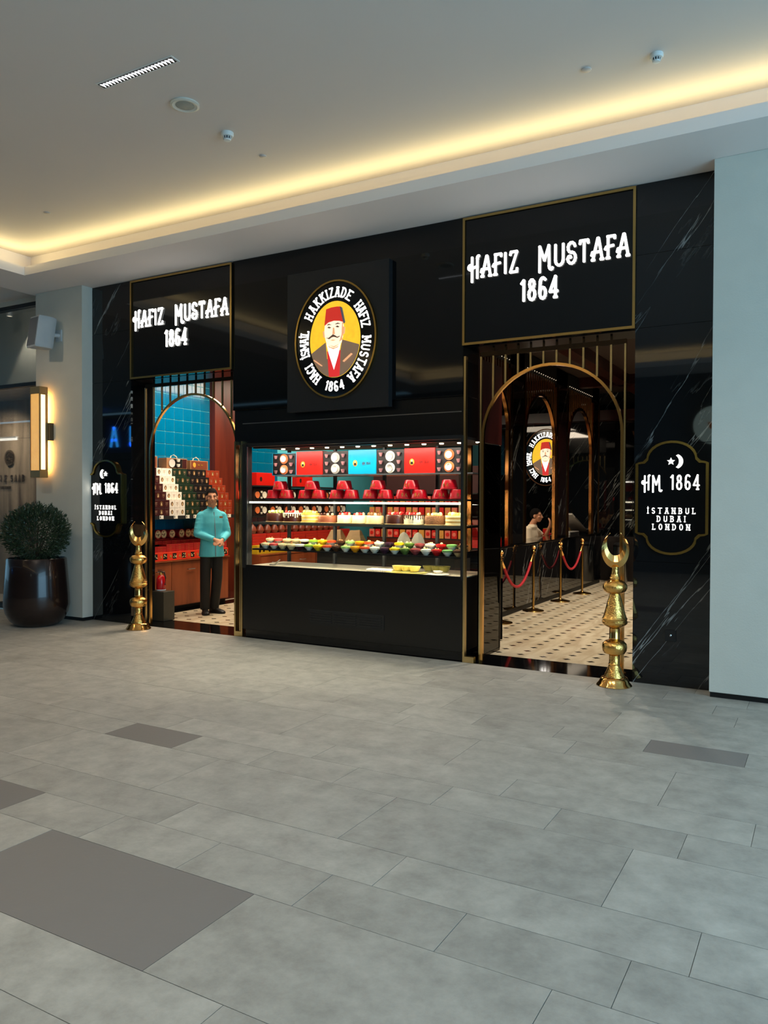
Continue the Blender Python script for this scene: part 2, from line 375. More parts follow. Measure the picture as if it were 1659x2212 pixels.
# ================================================================ THE SETTING
FLOORM = stone_floor('grey_paving'); PLAINM = stone_floor('plain_grey_tile', True)
GROUT = mat('paving_joint', (138, 134, 126), .8, noise=.05)
floor = struct(MB().box(-32, 14, -11.4, 0, -.12, -.005).build('floor', GROUT), 'large format grey stone paving of the mall concourse')
far = MB().box(-32, 14, -11.4, -7.4, -.004, 0); far.box(-32, -11, -7.4, 0, -.004, 0); far.box(2.2, 14, -7.4, 0, -.004, 0)
far.build('paving_beyond', FLOORM, floor, stuff=True)
rows = [(-.2, 0, 1.275, .3), (-.50, -.2, .64, .1), (-.80, -.50, .635, -.125), (-1.10, -.80, 1.275, .7), (-1.70, -1.10, 1.275, -.1), (-1.995, -1.70, .61, -.43),
        (-2.30, -1.995, 1.275, -.2), (-2.90, -2.30, 1.275, -.782), (-3.20, -2.90, 1.275, -.3), (-3.505, -3.20, .635, -1.22), (-4.11, -3.505, 1.275, -.782),
        (-4.43, -4.11, 1.275, -.4), (-4.735, -4.43, .64, -.594), (-5.35, -4.735, 1.275, -.79), (-5.66, -5.35, 1.275, -.42), (-6.27, -5.66, 1.275, -.1), (-6.57, -6.27, 1.275, -.7), (-7.4, -6.57, 1.275, -.3)]
dark = [(-2.07-1.28, -2.07, -5.35), (-4.42, -3.76, -3.505), (-4.43, -3.77, -4.735), (-1.05, -.42, -1.995), (-2.93, -2.28, -.80)]
g = .0014
for (y0, y1, pw, off) in rows:
    i0 = math.floor((-11-off)/pw)
    for i in range(i0, i0+60):
        x0 = off+i*pw; x1 = x0+pw
        if x1 < -11 or x0 > 2.2: continue
        x0 = max(x0, -11); x1 = min(x1, 2.2)
        if x1-x0 < .05: continue
        # skip tiles that can never be seen (left of and behind the view)
        cx, cy = (x0+x1)/2, (y0+y1)/2
        d = Vector((cx, cy, 0))-CO; dep = d.dot(CF)
        if dep < .3 or abs(d.dot(CR))/max(dep, .01) > .75: 
            mm = None
        dk = any(abs(cx-(a+b)/2) < .25 and abs(y0-yy) < .02 for a, b, yy in dark)
        jz = random.uniform(0, .0007)
        MB().box(x0+g, x1-g, y0+g, y1-g, -.006, -jz).build('paving_tile', PLAINM if dk else FLOORM, floor, label='plain smooth darker grey tile' if dk else None)

# ---- the dropped ceiling border, its cove and the high ceiling
ZS, ZL, ZC = 4.495, 4.603, 4.87
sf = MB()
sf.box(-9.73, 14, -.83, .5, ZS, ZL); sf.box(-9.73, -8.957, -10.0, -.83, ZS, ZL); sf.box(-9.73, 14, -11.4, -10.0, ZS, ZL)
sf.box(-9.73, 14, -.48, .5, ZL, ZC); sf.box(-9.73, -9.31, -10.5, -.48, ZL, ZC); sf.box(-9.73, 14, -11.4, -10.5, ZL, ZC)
soffit = struct(sf.build('trim_1', mat('soffit_glow_tone', (238, 229, 224), .9, noise=.02, nscale=1.2, spec=.2)), 'dropped ceiling border with a lit cove')  # colour lighter than the ceiling's, standing in for the glow on the soffit
ceiling = struct(MB().box(-32, 14, -11.4, .5, ZC, ZC+.1).build('ceiling', CEIL), 'smooth painted high ceiling')
struct(MB().box(-32, -9.73, -11.4, .5, 4.56, 4.8).build('trim_2', CEIL), 'ceiling border before the neighbouring shop')

# ---- plaster columns
BASEB = mat('dark_skirting', (14, 14, 15), .4)
lc = MB().box(-9.63, -8.685, -.17, .6, .045, ZS, .004); lco = struct(lc.build('wall_left_pier', PLASTER), 'plaster pier left of the shop front')
struct(MB().box(-9.64, -8.69, -.155, .6, 0, .05).build('baseboard_left', BASEB))
rc = MB().box(-.85, 3.2, -.24, .6, .045, ZS, .004); struct(rc.build('wall_right_pier', PLASTER), 'plaster pier right of the shop front')
struct(MB().box(-.845, 3.2, -.22, .6, 0, .05).build('baseboard_right', BASEB))
struct(MB().box(3.2, 14, -.1, .3, 0, ZS).build('wall_right', PLASTER))
# opposite side of the concourse (seen only in the reflections)
struct(MB().box(-32, 6, -11.6, -11.4, 0, ZS).build('wall_opposite', mat('opposite_wall', (92, 88, 82), .7, noise=.2, nscale=.8)))
for k, (x, z, r) in enumerate([(-2.2, 3.32, .42)]):
    t = thing('round_sign', 'round white lit sign across the concourse, reflected in the right marble', 'sign', (x, -11.36, z))
    MB().lathe([(r, -.02), (r, .06)], (x, -11.3, z), 32, 1).build('sign_face', mat('round_sign_white', (225, 240, 228), .5, emis=(220, 242, 228), es=.9, noise=.03), t)
    MB().prism([(x-.11, z+.06), (x+.11, z+.06), (x+.07, z-.08), (x-.07, z-.08)], 1, -11.235, -11.22).build('cup_mark', mat('cup_orange', (214, 120, 50), .5, emis=(214, 120, 50), es=.6), t)
t = thing('neon_sign', 'blue neon letters across the concourse, reflected above the left plaque', 'sign', (-20.8, -11.3, 3.6))
NEON = mat('blue_neon', (60, 150, 255), .5, emis=(50, 160, 255), es=7, noise=0)
MB().box(-21.6, -19.5, -11.395, -11.36, 3.2, 4.35).build('back_panel', mat('neon_back', (8, 22, 48), .4, emis=(6, 22, 60), es=.6), t)
letter('A', -21.25, 3.42, -11.3, .62, .045, .03, NEON, t); letter('l', -20.3, 3.42, -11.3, .62, .045, .03, NEON, t)
MB().ball((-19.95, -11.3, 3.5), .06).build('dot', NEON, t)

# ---- the shop front wall
wf = struct(MB().box(-8.68, -7.96, .03, .42, 0, 4.49).build('wall_front', SATBLK), 'black stone and glass shop front')
for x0, x1 in ((-8.685, -7.95), (-1.53, -.85)):
    for z0, z1 in ((0, 1.10), (1.10, 2.16), (2.16, 3.205), (3.205, 3.86), (3.86, 4.493)):
        MB().box(x0, x1, 0, .03, z0+.001, z1-.001, .0012).build('marble_panel', MARB, wf)
MB().box(-7.962, -7.95, .03, .42, 0, 3.2).build('marble_reveal', GLASSBLK, wf)
MB().box(-1.52, -.86, .03, .42, 0, 4.49).build('pier_core', SATBLK, wf)
MB().box(-7.95, -6.23, .06, .42, 3.2, 4.49).build('header_core', SATBLK, wf)
MB().box(-3.22, -1.53, .06, .42, 3.2, 4.49).build('header_core', SATBLK, wf)
MB().box(-6.226, -3.221, 0, .42, 2.71, 4.493, .002).build('glass_panel', GLASSBLK, wf)
MB().box(-6.226, -3.221, .035, .42, 2.30, 2.71).build('hood_panel', SATBLK, wf)
MB().box(-6.1, -3.25, .028, .036, 2.545, 2.555).build('hood_seam', STEEL, wf)
# thresholds of polished black granite
GRAN = mat('black_granite', (10, 10, 11), .06, noise=.3, nscale=40, spec=.55)
for x0, x1 in ((-7.95, -6.15), (-3.2, -1.53), (-6.15, -3.2)):
    struct(MB().box(x0, x1, 0, .52, -.05, .001).build('trim_3', GRAN), 'polished black stone threshold')

# ---- shop floor: cream tiles with small black lozenges at their corners
SFG = mat('shop_grout', (190, 178, 156), .7); CRM = streaks('cream_marble_tile', (198, 180, 150), (226, 212, 184), (7, 2, 1), .22, .5)
INS = mat('black_lozenge', (16, 14, 15), .15)
sfl = struct(MB().box(-9.2, 3.5, .0, 11, -.12, -.004).build('floor_shop', SFG), 'cream tiled shop floor with black lozenge insets')
PX, PY = .25, .222
def octo(cx, cy, mb=None):
    hx, hy, c, e = PX/2-.001, PY/2-.001, .047, .035
    pts = [(-hx+c, -hy), (hx-c, -hy), (hx, -hy+e), (hx, hy-e), (hx-c, hy), (-hx+c, hy), (-hx, hy-e), (-hx, -hy+e)]
    return (mb or MB()).prism([(cx+a, cy+b) for a, b in pts], 2, -.006, 0)
def loz(cx, cy, mb=None): return (mb or MB()).prism([(cx-.044, cy), (cx, cy-.032), (cx+.044, cy), (cx, cy+.032)], 2, -.006, .0003)
cells = []
ix0 = -2.84+PX/2
for i in range(-24, 16):
    for j in range(0, 44):
        cx = ix0+i*PX; cy = .69+PY/2+(j-1)*PY
        if cx < -8.3 or cx > .6: continue
        q = Vector((cx, cy, 0))-CO; dd = q.dot(CF); sx = 829.5+CAM_F*q.dot(CR)/dd
        vis = (330 < sx < 530 and cx < -5.9 and cy < 3.2) or (1030 < sx < 1372 and cx > -4.1 and cy < 9.5)
        cells.append((0 if vis else 1, dd, cx, cy))
cells.sort()
t0 = octo(0, 0).build('cream_tile', CRM, sfl); l0 = loz(0, 0).build('black_inset', INS, sfl)
far_c, far_l = MB(), MB()
for k, (nv, dd, cx, cy) in enumerate(cells):
    if k == 0: t0.location = (cx, cy, 0); l0.location = (cx+PX/2, cy+PY/2, 0)
    elif k < 270 and nv == 0: inst(t0, sfl, (cx, cy, 0)); inst(l0, sfl, (cx+PX/2, cy+PY/2, 0))
    else: octo(cx, cy, far_c); loz(cx+PX/2, cy+PY/2, far_l)
far_c.build('cream_tiles_beyond', CRM, sfl, stuff=True); far_l.build('black_insets_beyond', INS, sfl, stuff=True)
struct(MB().box(-8.5, -8.2, .4, 3.4, -.004, .002).build('trim_4', GRAN), 'black stone border strip')

# ---- shop interior shell
DARKC = mat('shop_ceiling_dark', (58, 46, 42), .5, noise=.1)
struct(MB().box(-9.2, 3.5, .42, 11, 3.9, 4.0).build('ceiling_shop', DARKC))
wl = struct(MB().box(-8.9, -8.72, .42, 11, 0, 3.9).build('wall_left', TEALG), 'left shop wall of teal glazed tiles')
tl = MB().box(-8.722, -8.712, .005, .185, .005, .185).build('teal_tile', TEAL, wl); first = True
for j in range(11):
    for i in range(14):
        y, z = .42+.19*j, 1.15+.19*i
        if first: tl.location = (0, y, z); first = False
        else:
            c = inst(tl, wl, (0, y, z))
for j in range(6):
    for i in range(14): inst(tl, wl, (0, 3.0+.19*j, 1.15+.19*i))
struct(MB().box(-9.2, 3.5, 9.3, 9.5, 0, 3.9).build('wall_back', MARB), 'black marble back wall of the shop')
struct(MB().box(3.3, 3.5, .42, 9.3, 0, 3.9).build('wall_right_shop', mat('shop_side_wall', (60, 26, 20), .5, noise=.1)))
pil = MB().box(-8.72, -8.60, 2.345, 2.98, 0, 3.9)
struct(pil.build('trim_5', WOOD), 'mahogany pillar at the end of the teal tiles')
struct(MB().box(-3.3, -2.95, 9.0, 9.3, 0, 3.3).build('trim_6', DWOOD), 'mahogany post at the back wall')
b = MB().box(-9, 3.3, 8.9, 9.25, 3.3, 3.5).box(-9, 3.3, 7.0, 7.2, 3.72, 3.9).box(-3.3, -3.1, .6, 9.2, 3.72, 3.9)
struct(b.build('trim_7', DWOOD), 'mahogany ceiling beams')
for i, (x, y, wh) in enumerate([(-2.4, 3.2, 'nearest the wide entrance'), (-1.6, 4.6, 'second from the wide entrance'), (-2.4, 6.0, 'beside the middle bar arch'), (-1.0, 6.4, 'at the far right of the shop'), (-5.0, 7.6, 'above the oval emblem'), (-5.6, 6.4, 'over the packet rack')]):
    l = MB().lathe([(.07, 3.885), (.07, 3.905)], (x, y, 0), 16).build('recessed_spotlight', mat('downlight_lens', (255, 240, 220), .5, emis=(255, 235, 205), es=2.2, noise=0))
    tag(l, 'small recessed spotlight in the dark shop ceiling, '+wh, 'light', 'spotlights in the shop ceiling')

# ================================================================ CEILING FIXTURES
t = thing('linear_ceiling_light', 'long narrow recessed ceiling light with bright louvre cells', 'light', (-4.585, -3.03, ZC))
MB().box(-4.985, -4.185, -3.075, -2.985, ZC-.004, ZC+.0).build('frame', WHITEP, t)
MB().box(-4.97, -4.20, -3.062, -2.998, ZC-.006, ZC-.002).build('dark_recess', mat('louvre_dark', (60, 60, 62), .3, .6), t)
lens = None
for i in range(22):
    x = -4.953+i*.0343
    q = MB().prism([(x, -3.056), (x+.026, -3.04), (x+.012, -3.004)], 2, ZC-.009, ZC-.005)
    q.build('louvre_cell', mat('louvre_lit', (255, 255, 255), .4, emis=(250, 252, 255), es=2.4, noise=0), t)
spot((-4.58, -3.03, ZC-.03), (-4.58, -3.03, 0), 60, (1, .97, .92), 120)
t = thing('ceiling_speaker', 'flat round ceiling speaker with a grey grille', 'speaker', (-4.6, -2.5, ZC))
MB().lathe([(.115, ZC), (.118, ZC-.012), (.10, ZC-.018), (.088, ZC-.012)], (-4.6, -2.5, 0), 36).build('rim', mat('speaker_rim', (206, 206, 196), .5), t, True)
MB().lathe([(.088, ZC-.010), (.06, ZC-.015), (.001, ZC-.017)], (-4.6, -2.5, 0), 36).build('grille', mat('speaker_grille', (160, 164, 156), .6, bump=.6, bscale=260), t, True)
def smoke(x, y, s, label):
    t = thing('smoke_detector', label, 'smoke detector', (x, y, ZC), None)
    MB().lathe([(.055*s, ZC), (.057*s, ZC-.02*s), (.05*s, ZC-.035*s), (.034*s, ZC-.036*s)], (x, y, 0), 24).build('base', WHITEP, t, True)
    MB().lathe([(.034*s, ZC-.036*s), (.03*s, ZC-.058*s)], (x, y, 0), 20).build('sensor_chamber', mat('detector_dark', (40, 44, 50), .5), t)
    for k in range(10):
        a = k*PI/5; c0 = (x+.034*s*math.cos(a), y+.034*s*math.sin(a))
        MB().tube([(c0[0], c0[1], ZC-.034*s), (x+.03*s*math.cos(a), y+.03*s*math.sin(a), ZC-.062*s)], .004*s, 5).build('rib', WHITEP, t)
    MB().lathe([(.033*s, ZC-.058*s), (.03*s, ZC-.068*s), (.005, ZC-.072*s)], (x, y, 0), 20).build('cap', WHITEP, t, True)
smoke(-4.631, -1.946, 1.0, 'white smoke detector on the ceiling between the round speaker and the cove')
smoke(-1.11, -1.375, .85, 'white smoke detector at the upper right of the ceiling')
for x, y, r, lb in ((-4.648, -1.425, .034, 'small flush ceiling disc nearest the cove glow'), (-7.689, -1.455, .034, 'small flush ceiling disc at the far left'), (-1.607, -1.422, .038, 'small flush ceiling disc beside the right smoke detector')):
    o = MB().lathe([(r, ZC), (r, ZC-.006), (r*.85, ZC-.01), (.001, ZC-.011)], (x, y, 0), 20).build('sprinkler_cover', mat('disc_paint', (190, 182, 176), .6), None, True); tag(o, lb, 'sprinkler cover')

# ================================================================ NEIGHBOURING SHOP AT THE LEFT EDGE
TRAV = streaks('travertine', (96, 82, 68), (176, 160, 138), (5.5, 5.5, .35), .3, .4, det=8)
struct(MB().box(-16, -9.6, 1.15, 1.3, 0, 3.30).build('wall_neighbour', TRAV), 'travertine wall inside the neighbouring shop')
struct(MB().box(-16, -9.6, 1.7, 1.8, 3.2, 5.3).build('wall_neighbour_upper', mat('white_wall', (205, 203, 190), .8, noise=.02)))
struct(MB().box(-16, -9.6, .2, 1.8, 4.95, 5.05).build('ceiling_neighbour', mat('white_wall', (205, 203, 190), .8)))
struct(MB().box(-16, -9.6, .2, 1.8, -.05, 0).build('floor_neighbour', stone_floor('grey_paving')))
wfm = mat('window_frame_dark', (26, 26, 28), .4)
win = struct(MB().box(-16, -9.6, .08, .16, 4.435, 4.49).box(-16, -9.6, .08, .16, 3.285, 3.335).box(-16, -9.6, .08, .16, 0, .08).build('window_1', wfm), 'glazed front of the neighbouring shop')
MB().box(-16, -9.6, .07, .17, 4.49, 4.56).build('window_head', PLASTER, win)
MB().box(-16, -9.6, .115, .122, 3.335, 4.435).build('pane', CLEAR, win); MB().box(-16, -9.6, .115, .122, .08, 3.285).build('pane', CLEAR, win)
MB().box(-16, -9.6, .17, 1.15, 3.30, 3.36).build('ledge', TRAV, win)
struct(MB().box(-16, -9.6, 1.145, 1.152, 2.655, 2.66).build('trim_8', mat('joint_dark', (70, 60, 50), .8)))
p = at(20, 683, 1, 1.2)
t = thing('ceiling_spotlight', 'small white cylindrical spotlight in the upper pane of the neighbouring shop', 'light', (p.x, 1.2, p.z))
MB().lathe([(.05, p.z+.11), (.05, p.z)], (p.x, 1.2, 0), 18).build('housing', WHITEP, t); MB().tube([(p.x, 1.2, p.z+.11), (p.x, 1.2, 4.95)], .01).build('stem', WHITEP, t)
MB().lathe([(.036, p.z-.001), (.036, p.z+.005)], (p.x, 1.2, 0), 16).build('lens', mat('downlight_lens'), t)
p = at(52, 728, 1, 1.55); spot((p.x, 1.55, p.z+.25), (p.x, 1.68, p.z-1.6), 60, (1, .93, .78), 75, .3)
spot((-10.6, .35, 3.25), (-10.9, 1.15, 1.6), 190, (1, .86, .68), 120, 1, .02); spot((-12.0, .35, 3.25), (-12.2, 1.15, 1.6), 190, (1, .86, .68), 120, 1, .02); spot((-11.5, .5, 4.9), (-11.5, 1.6, 4.0), 40, (1, .95, .85), 150, 1, .02)
INK = mat('dark_bronze_ink', (74, 60, 44), .5)
yw = 1.12
s = thing('shop_logo', 'dark bronze lettering and round floral emblem on the travertine wall', 'sign', (-12.1, yw, 2.1))
a = at(0, 1048, 1, yw); bpt = at(56, 1020, 1, yw); hgt = at(30, 1026, 1, yw).z-at(30, 1041, 1, yw).z
u0 = at(0, 1035, 1, yw); u1 = at(54, 1035, 1, yw); zb = at(30, 1040, 1, yw).z; wd = u1.x-u0.x
lw = wd/6.6
for i, ch in enumerate('IE SAAB'):
    if ch == ' ': continue
    letter(ch, u0.x+lw*(i if i < 2 else i-.35)*1.0, zb, yw+.02, .105, .008, .012, INK, s)
zt = at(18, 1056, 1, yw).z
for i, ch in enumerate('TABLEWARE'):
    letter(ch, at(-2, 1056, 1, yw).x+i*.035, zt, yw+.02, .045, .0035, .008, INK, s, 0, 0, .6)
e = at(19, 989, 1, yw)
mb = MB(); R0 = .085
def ring(mb, cx, cz, rx, rz, t_, y0, y1, n=40):
    o_ = [(cx+(rx)*math.cos(2*PI*k/n), cz+(rz)*math.sin(2*PI*k/n)) for k in range(n)]; i_ = [(cx+(rx-t_)*math.cos(2*PI*k/n), cz+(rz-t_)*math.sin(2*PI*k/n)) for k in range(n)]
    k0 = len(mb.v); mb.v += [(x, y0, z) for x, z in o_]+[(x, y0, z) for x, z in i_]+[(x, y1, z) for x, z in o_]+[(x, y1, z) for x, z in i_]
    for k in range(n):
        q = (k+1) % n
        mb.f += [(k0+k, k0+q, k0+n+q, k0+n+k), (k0+2*n+k, k0+3*n+k, k0+3*n+q, k0+2*n+q), (k0+k, k0+2*n+k, k0+2*n+q, k0+q), (k0+n+k, k0+n+q, k0+3*n+q, k0+3*n+k)]
    return mb
ring(mb, e.x, e.z, .125, .135, .012, yw, yw+.02)
for k in range(8):
    a_ = k*PI/4; ring(mb, e.x+.065*math.cos(a_), e.z+.07*math.sin(a_), .035, .04, .008, yw, yw+.02, 12)
mb.build('emblem', INK, s)
p0 = at(-40, 948, 1, .6); p1 = at(35, 948, 1, .6)
t = thing('linear_pendant', 'thin white glowing linear light behind the window of the neighbouring shop', 'light', tuple(p1))
MB().box(p0.x, p1.x, .585, .615, p1.z-.018, p1.z+.018, .004).build('lit_tube', mat('lit_tube', (255, 250, 240), .5, emis=(255, 248, 235), es=2.5, noise=0), t)
MB().box(p0.x, p1.x+.01, .58, .62, p1.z+.018, p1.z+.04).build('housing', WHITEP, t)

# ---- items on and before the left pier
t = thing('wall_speaker', 'light grey outdoor loudspeaker bracketed high on the left pier', 'speaker', (-9.3, -.17, 3.9))
def spkr(v):  # local: x right, y depth out of wall (-), z
    a_ = math.radians(-10); x, y = v.x, v.y; return Vector((-9.20+x*math.cos(a_)-y*math.sin(a_), -.375+x*math.sin(a_)+y*math.cos(a_), 3.87+v.z))
prof = [(-.14, -.17), (.14, -.17), (.145, .0), (.12, .09), (.06, .16), (-.06, .16), (-.12, .09), (-.145, .0)]
mb = MB()
n = 8; zs = [(-.245, .93), (-.235, .985), (-.2, 1), (.2, 1), (.235, .985), (.245, .93)]
for z, k in zs: mb.v += [(x*k*.85, y*k*.85+(z*.12), z*.86) for x, y in prof]
for i in range(5):
    for j in range(n): mb.f.append((i*n+j, i*n+(j+1) % n, (i+1)*n+(j+1) % n, (i+1)*n+j))
mb.f += [tuple(range(n))[::-1], tuple(range(5*n, 6*n))]
mb.xform(spkr).build('cabinet', mat('speaker_shell', (186, 190, 192), .5, bump=.1, bscale=200), t, True, bev=0)
mb = MB(); zz = .185
mb.add([(-.106, -.147-zz*.14-.004, -zz), (.106, -.147-zz*.14-.004, -zz), (.106, -.147+zz*.14-.004, zz), (-.106, -.147+zz*.14-.004, zz), (-.106, -.14-zz*.14, -zz), (.106, -.14-zz*.14, -zz), (.106, -.14+zz*.14, zz), (-.106, -.14+zz*.14, zz)],
       [(0, 1, 2, 3), (4, 7, 6, 5), (0, 4, 5, 1), (1, 5, 6, 2), (2, 6, 7, 3), (3, 7, 4, 0)])
mb.xform(spkr).build('grille', mat('speaker_cloth', (112, 116, 122), .7, bump=.4, bscale=300), t)
MB().tube([(-9.18, -.26, 3.86), (-9.13, -.21, 3.86), (-9.12, -.172, 3.86)], .028, 10).build('arm', mat('speaker_shell'), t, True)
MB().box(-9.19, -9.08, -.19, -.1702, 3.78, 3.94, .004).build('wall_plate', mat('speaker_shell'), t)

t = thing('wall_sconce', 'tall bronze framed wall lamp with ribbed glass, glowing warm on the left pier', 'lamp', (-9.3, -.17, 2.52))
sx0, sx1, sy0, sy1, z0, z1 = -9.50, -9.30, -.36, -.23, 1.93, 3.17
FR = mat('bronze_frame', (176, 146, 100), .35, .7)
MB().box(sx0, sx1, sy0, sy1, z0, z0+.10, .006).build('bottom_cap', FR, t); MB().box(sx0, sx1, sy0, sy1, z1-.10, z1, .006).build('top_cap', FR, t)
for i in range(12):
    x = sx0+.008+i*(sx1-sx0-.03)/11
    MB().tube([(x, sy0+.012, z0+.1), (x, sy0+.012, z1-.1)], .007, 6).build('glass_rib', mat('ribbed_glass', (226, 186, 110), .2, emis=(255, 190, 90), es=.45, noise=.2), t)
MB().box(sx1-.012, sx1, sy0, sy1, z0+.1, z1-.1).box(sx0, sx0+.012, sy0, sy1, z0+.1, z1-.1).build('side_frame', FR, t)
MB().box(sx1-.002, sx1+.004, sy0+.02, sy1-.045, z0+.11, z1-.11).build('lit_side_panel', mat('sconce_lit', (255, 240, 200), .5, emis=(255, 226, 165), es=2.0, noise=0), t)
MB().box(sx0+.02, sx1-.02, sy0+.03, sy1-.01, z0+.1, z1-.1).build('diffuser', mat('sconce_core', (255, 220, 150), .5, emis=(255, 205, 120), es=1.1, noise=0), t)
MB().box(-9.36, -9.26, -.235, -.168, 2.44, 2.68, .004).build('bracket', mat('bronze_dark', (96, 84, 66), .4, .6), t)
pl = bpy.data.lights.new('sconce_light', 'AREA'); pl.energy = 9; pl.color = (1, .72, .38); pl.shape = 'RECTANGLE'; pl.size = .12; pl.size_y = 1.05
po = bpy.data.objects.new('sconce_light', pl); C.objects.link(po); po.location = (-9.40, -.222, 2.55); po.rotation_euler = (-PI/2, 0, 0)

PCX, PCY = -8.96, -.66
t = thing('planter', 'large dark bronze rounded planter holding a clipped bush beside the left pier', 'planter', (PCX, PCY, 0))
POT = mat('planter_lacquer', (38, 26, 24), .22, .35, noise=.1, coat=.4)
MB().lathe([(.22, 0), (.26, .005), (.33, .07), (.385, .17), (.405, .27), (.40, .40), (.385, .60), (.365, .86), (.355, .875), (.34, .875), (.335, .80), (.33, .78)], (PCX, PCY, 0), 48).build('pot', POT, t, True)
MB().lathe([(.33, .79), (.2, .80), (.01, .81)], (PCX, PCY, 0), 24).build('soil', mat('soil', (36, 28, 22), .9, bump=.6, bscale=40), t)
t = thing('bush', 'dense round olive green bush growing in the dark planter', 'plant', (PCX, PCY, .8))
mb = MB()
for k in range(7):
    a_ = k*2.4; mb.tube([(PCX, PCY, .79), (PCX+.05*math.cos(a_), PCY+.05*math.sin(a_), 1.0), (PCX+.16*math.cos(a_), PCY+.16*math.sin(a_), 1.3)], [.016, .012, .005], 6)
mb.build('stems', mat('stem_brown', (62, 50, 36), .8), t, stuff=True)
mb = MB(); rr = random.Random(3)
for k in range(9000):
    th = rr.uniform(0, 2*PI); cz = rr.uniform(-1, 1); r_ = rr.uniform(.35, 1)**.4
    lump = 1+.09*math.sin(3*th+1)*math.cos(2.3*cz)+.05*math.sin(7*th+4*cz)
    sr = math.sqrt(1-cz*cz); c = Vector((PCX+.40*lump*r_*sr*math.cos(th), PCY+.40*lump*r_*sr*math.sin(th), 1.20+.37*lump*r_*cz))
    if c.z < .86: continue
    out = (c-Vector((PCX, PCY, 1.05))).normalized(); d = (out+Vector((rr.uniform(-1, 1), rr.uniform(-1, 1), rr.uniform(-.6, 1)))*.8).normalized()
    L_ = rr.uniform(.03, .062); s_ = d.orthogonal().normalized(); s_.rotate(Matrix.Rotation(rr.uniform(0, 6.3), 3, d)); w_ = rr.uniform(.005, .0085)
    if c.y > -.19: continue
    mb.add([c, c+d*L_*.5+s_*w_, c+d*L_, c+d*L_*.5-s_*w_], [(0, 1, 2, 3)])
mb.build('foliage', mat('olive_leaf', (44, 62, 40), .45, noise=.5, nscale=30), t, stuff=True)
# ================================================================ SIGNS ON THE SHOP FRONT
def frame_rect(x0, x1, z0, z1, w_, y0, y1):
    mb = MB(); mb.box(x0, x1, y0, y1, z0, z0+w_); mb.box(x0, x1, y0, y1, z1-w_, z1)
    mb.box(x0, x0+w_, y0, y1, z0+w_, z1-w_); mb.box(x1-w_, x1, y0, y1, z0+w_, z1-w_); return mb
GOLDF = mat('gold_frame', (188, 158, 96), .22, 1, noise=.05)
GPNL = mat('sign_black_panel', (10, 11, 13), .06, noise=.1, nscale=2)
def shop_sign(x0, x1, label):
    t = thing('shop_sign', label, 'sign', ((x0+x1)/2, 0, 3.2))
    MB().box(x0, x1, -.012, .06, 3.204, 4.478).build('board', GPNL, t)
    frame_rect(x0, x1, 3.204, 4.478, .024, -.03, -.012).build('gold_frame', GOLDF, t)
    h, y, tk = .195, -.022, .0125
    xs = x0+.085; z1 = 3.868; W = (x1-x0)-.15
    word = ['H*', 'A*', 'F*', 'I*', 'Z*', ' ', 'M*', 'U*', 'S*', 'T*', 'A*', 'F*', 'A*']
    gap = .036; tot = line_width(word, h, gap, .82, .62)
    k = W/tot
    x = xs
    for i, c in enumerate(word):
        if c == ' ': x += .62*h*k+gap*k; continue
        hh = h*(1.0 if c not in ('H*', 'M*') else 1.06)
        letter(c, x, z1, y, hh, tk, .012, GLOW, t, 0, 0, .82*k*h/hh); x += GL[c][0]*h*.82*k+gap*k
    xc = (x0+x1)/2-.045
    text(['1*', '8*', '6*', '4*'], xc, 3.575, y, .195, .0135, GLOW, t, .012, .042, 0, .9)
    return t
shop_sign(-7.937, -6.226, 'left gold framed black sign board with lit letters above the narrow doorway')
shop_sign(-3.221, -1.529, 'right gold framed black sign board with lit letters above the wide entrance')

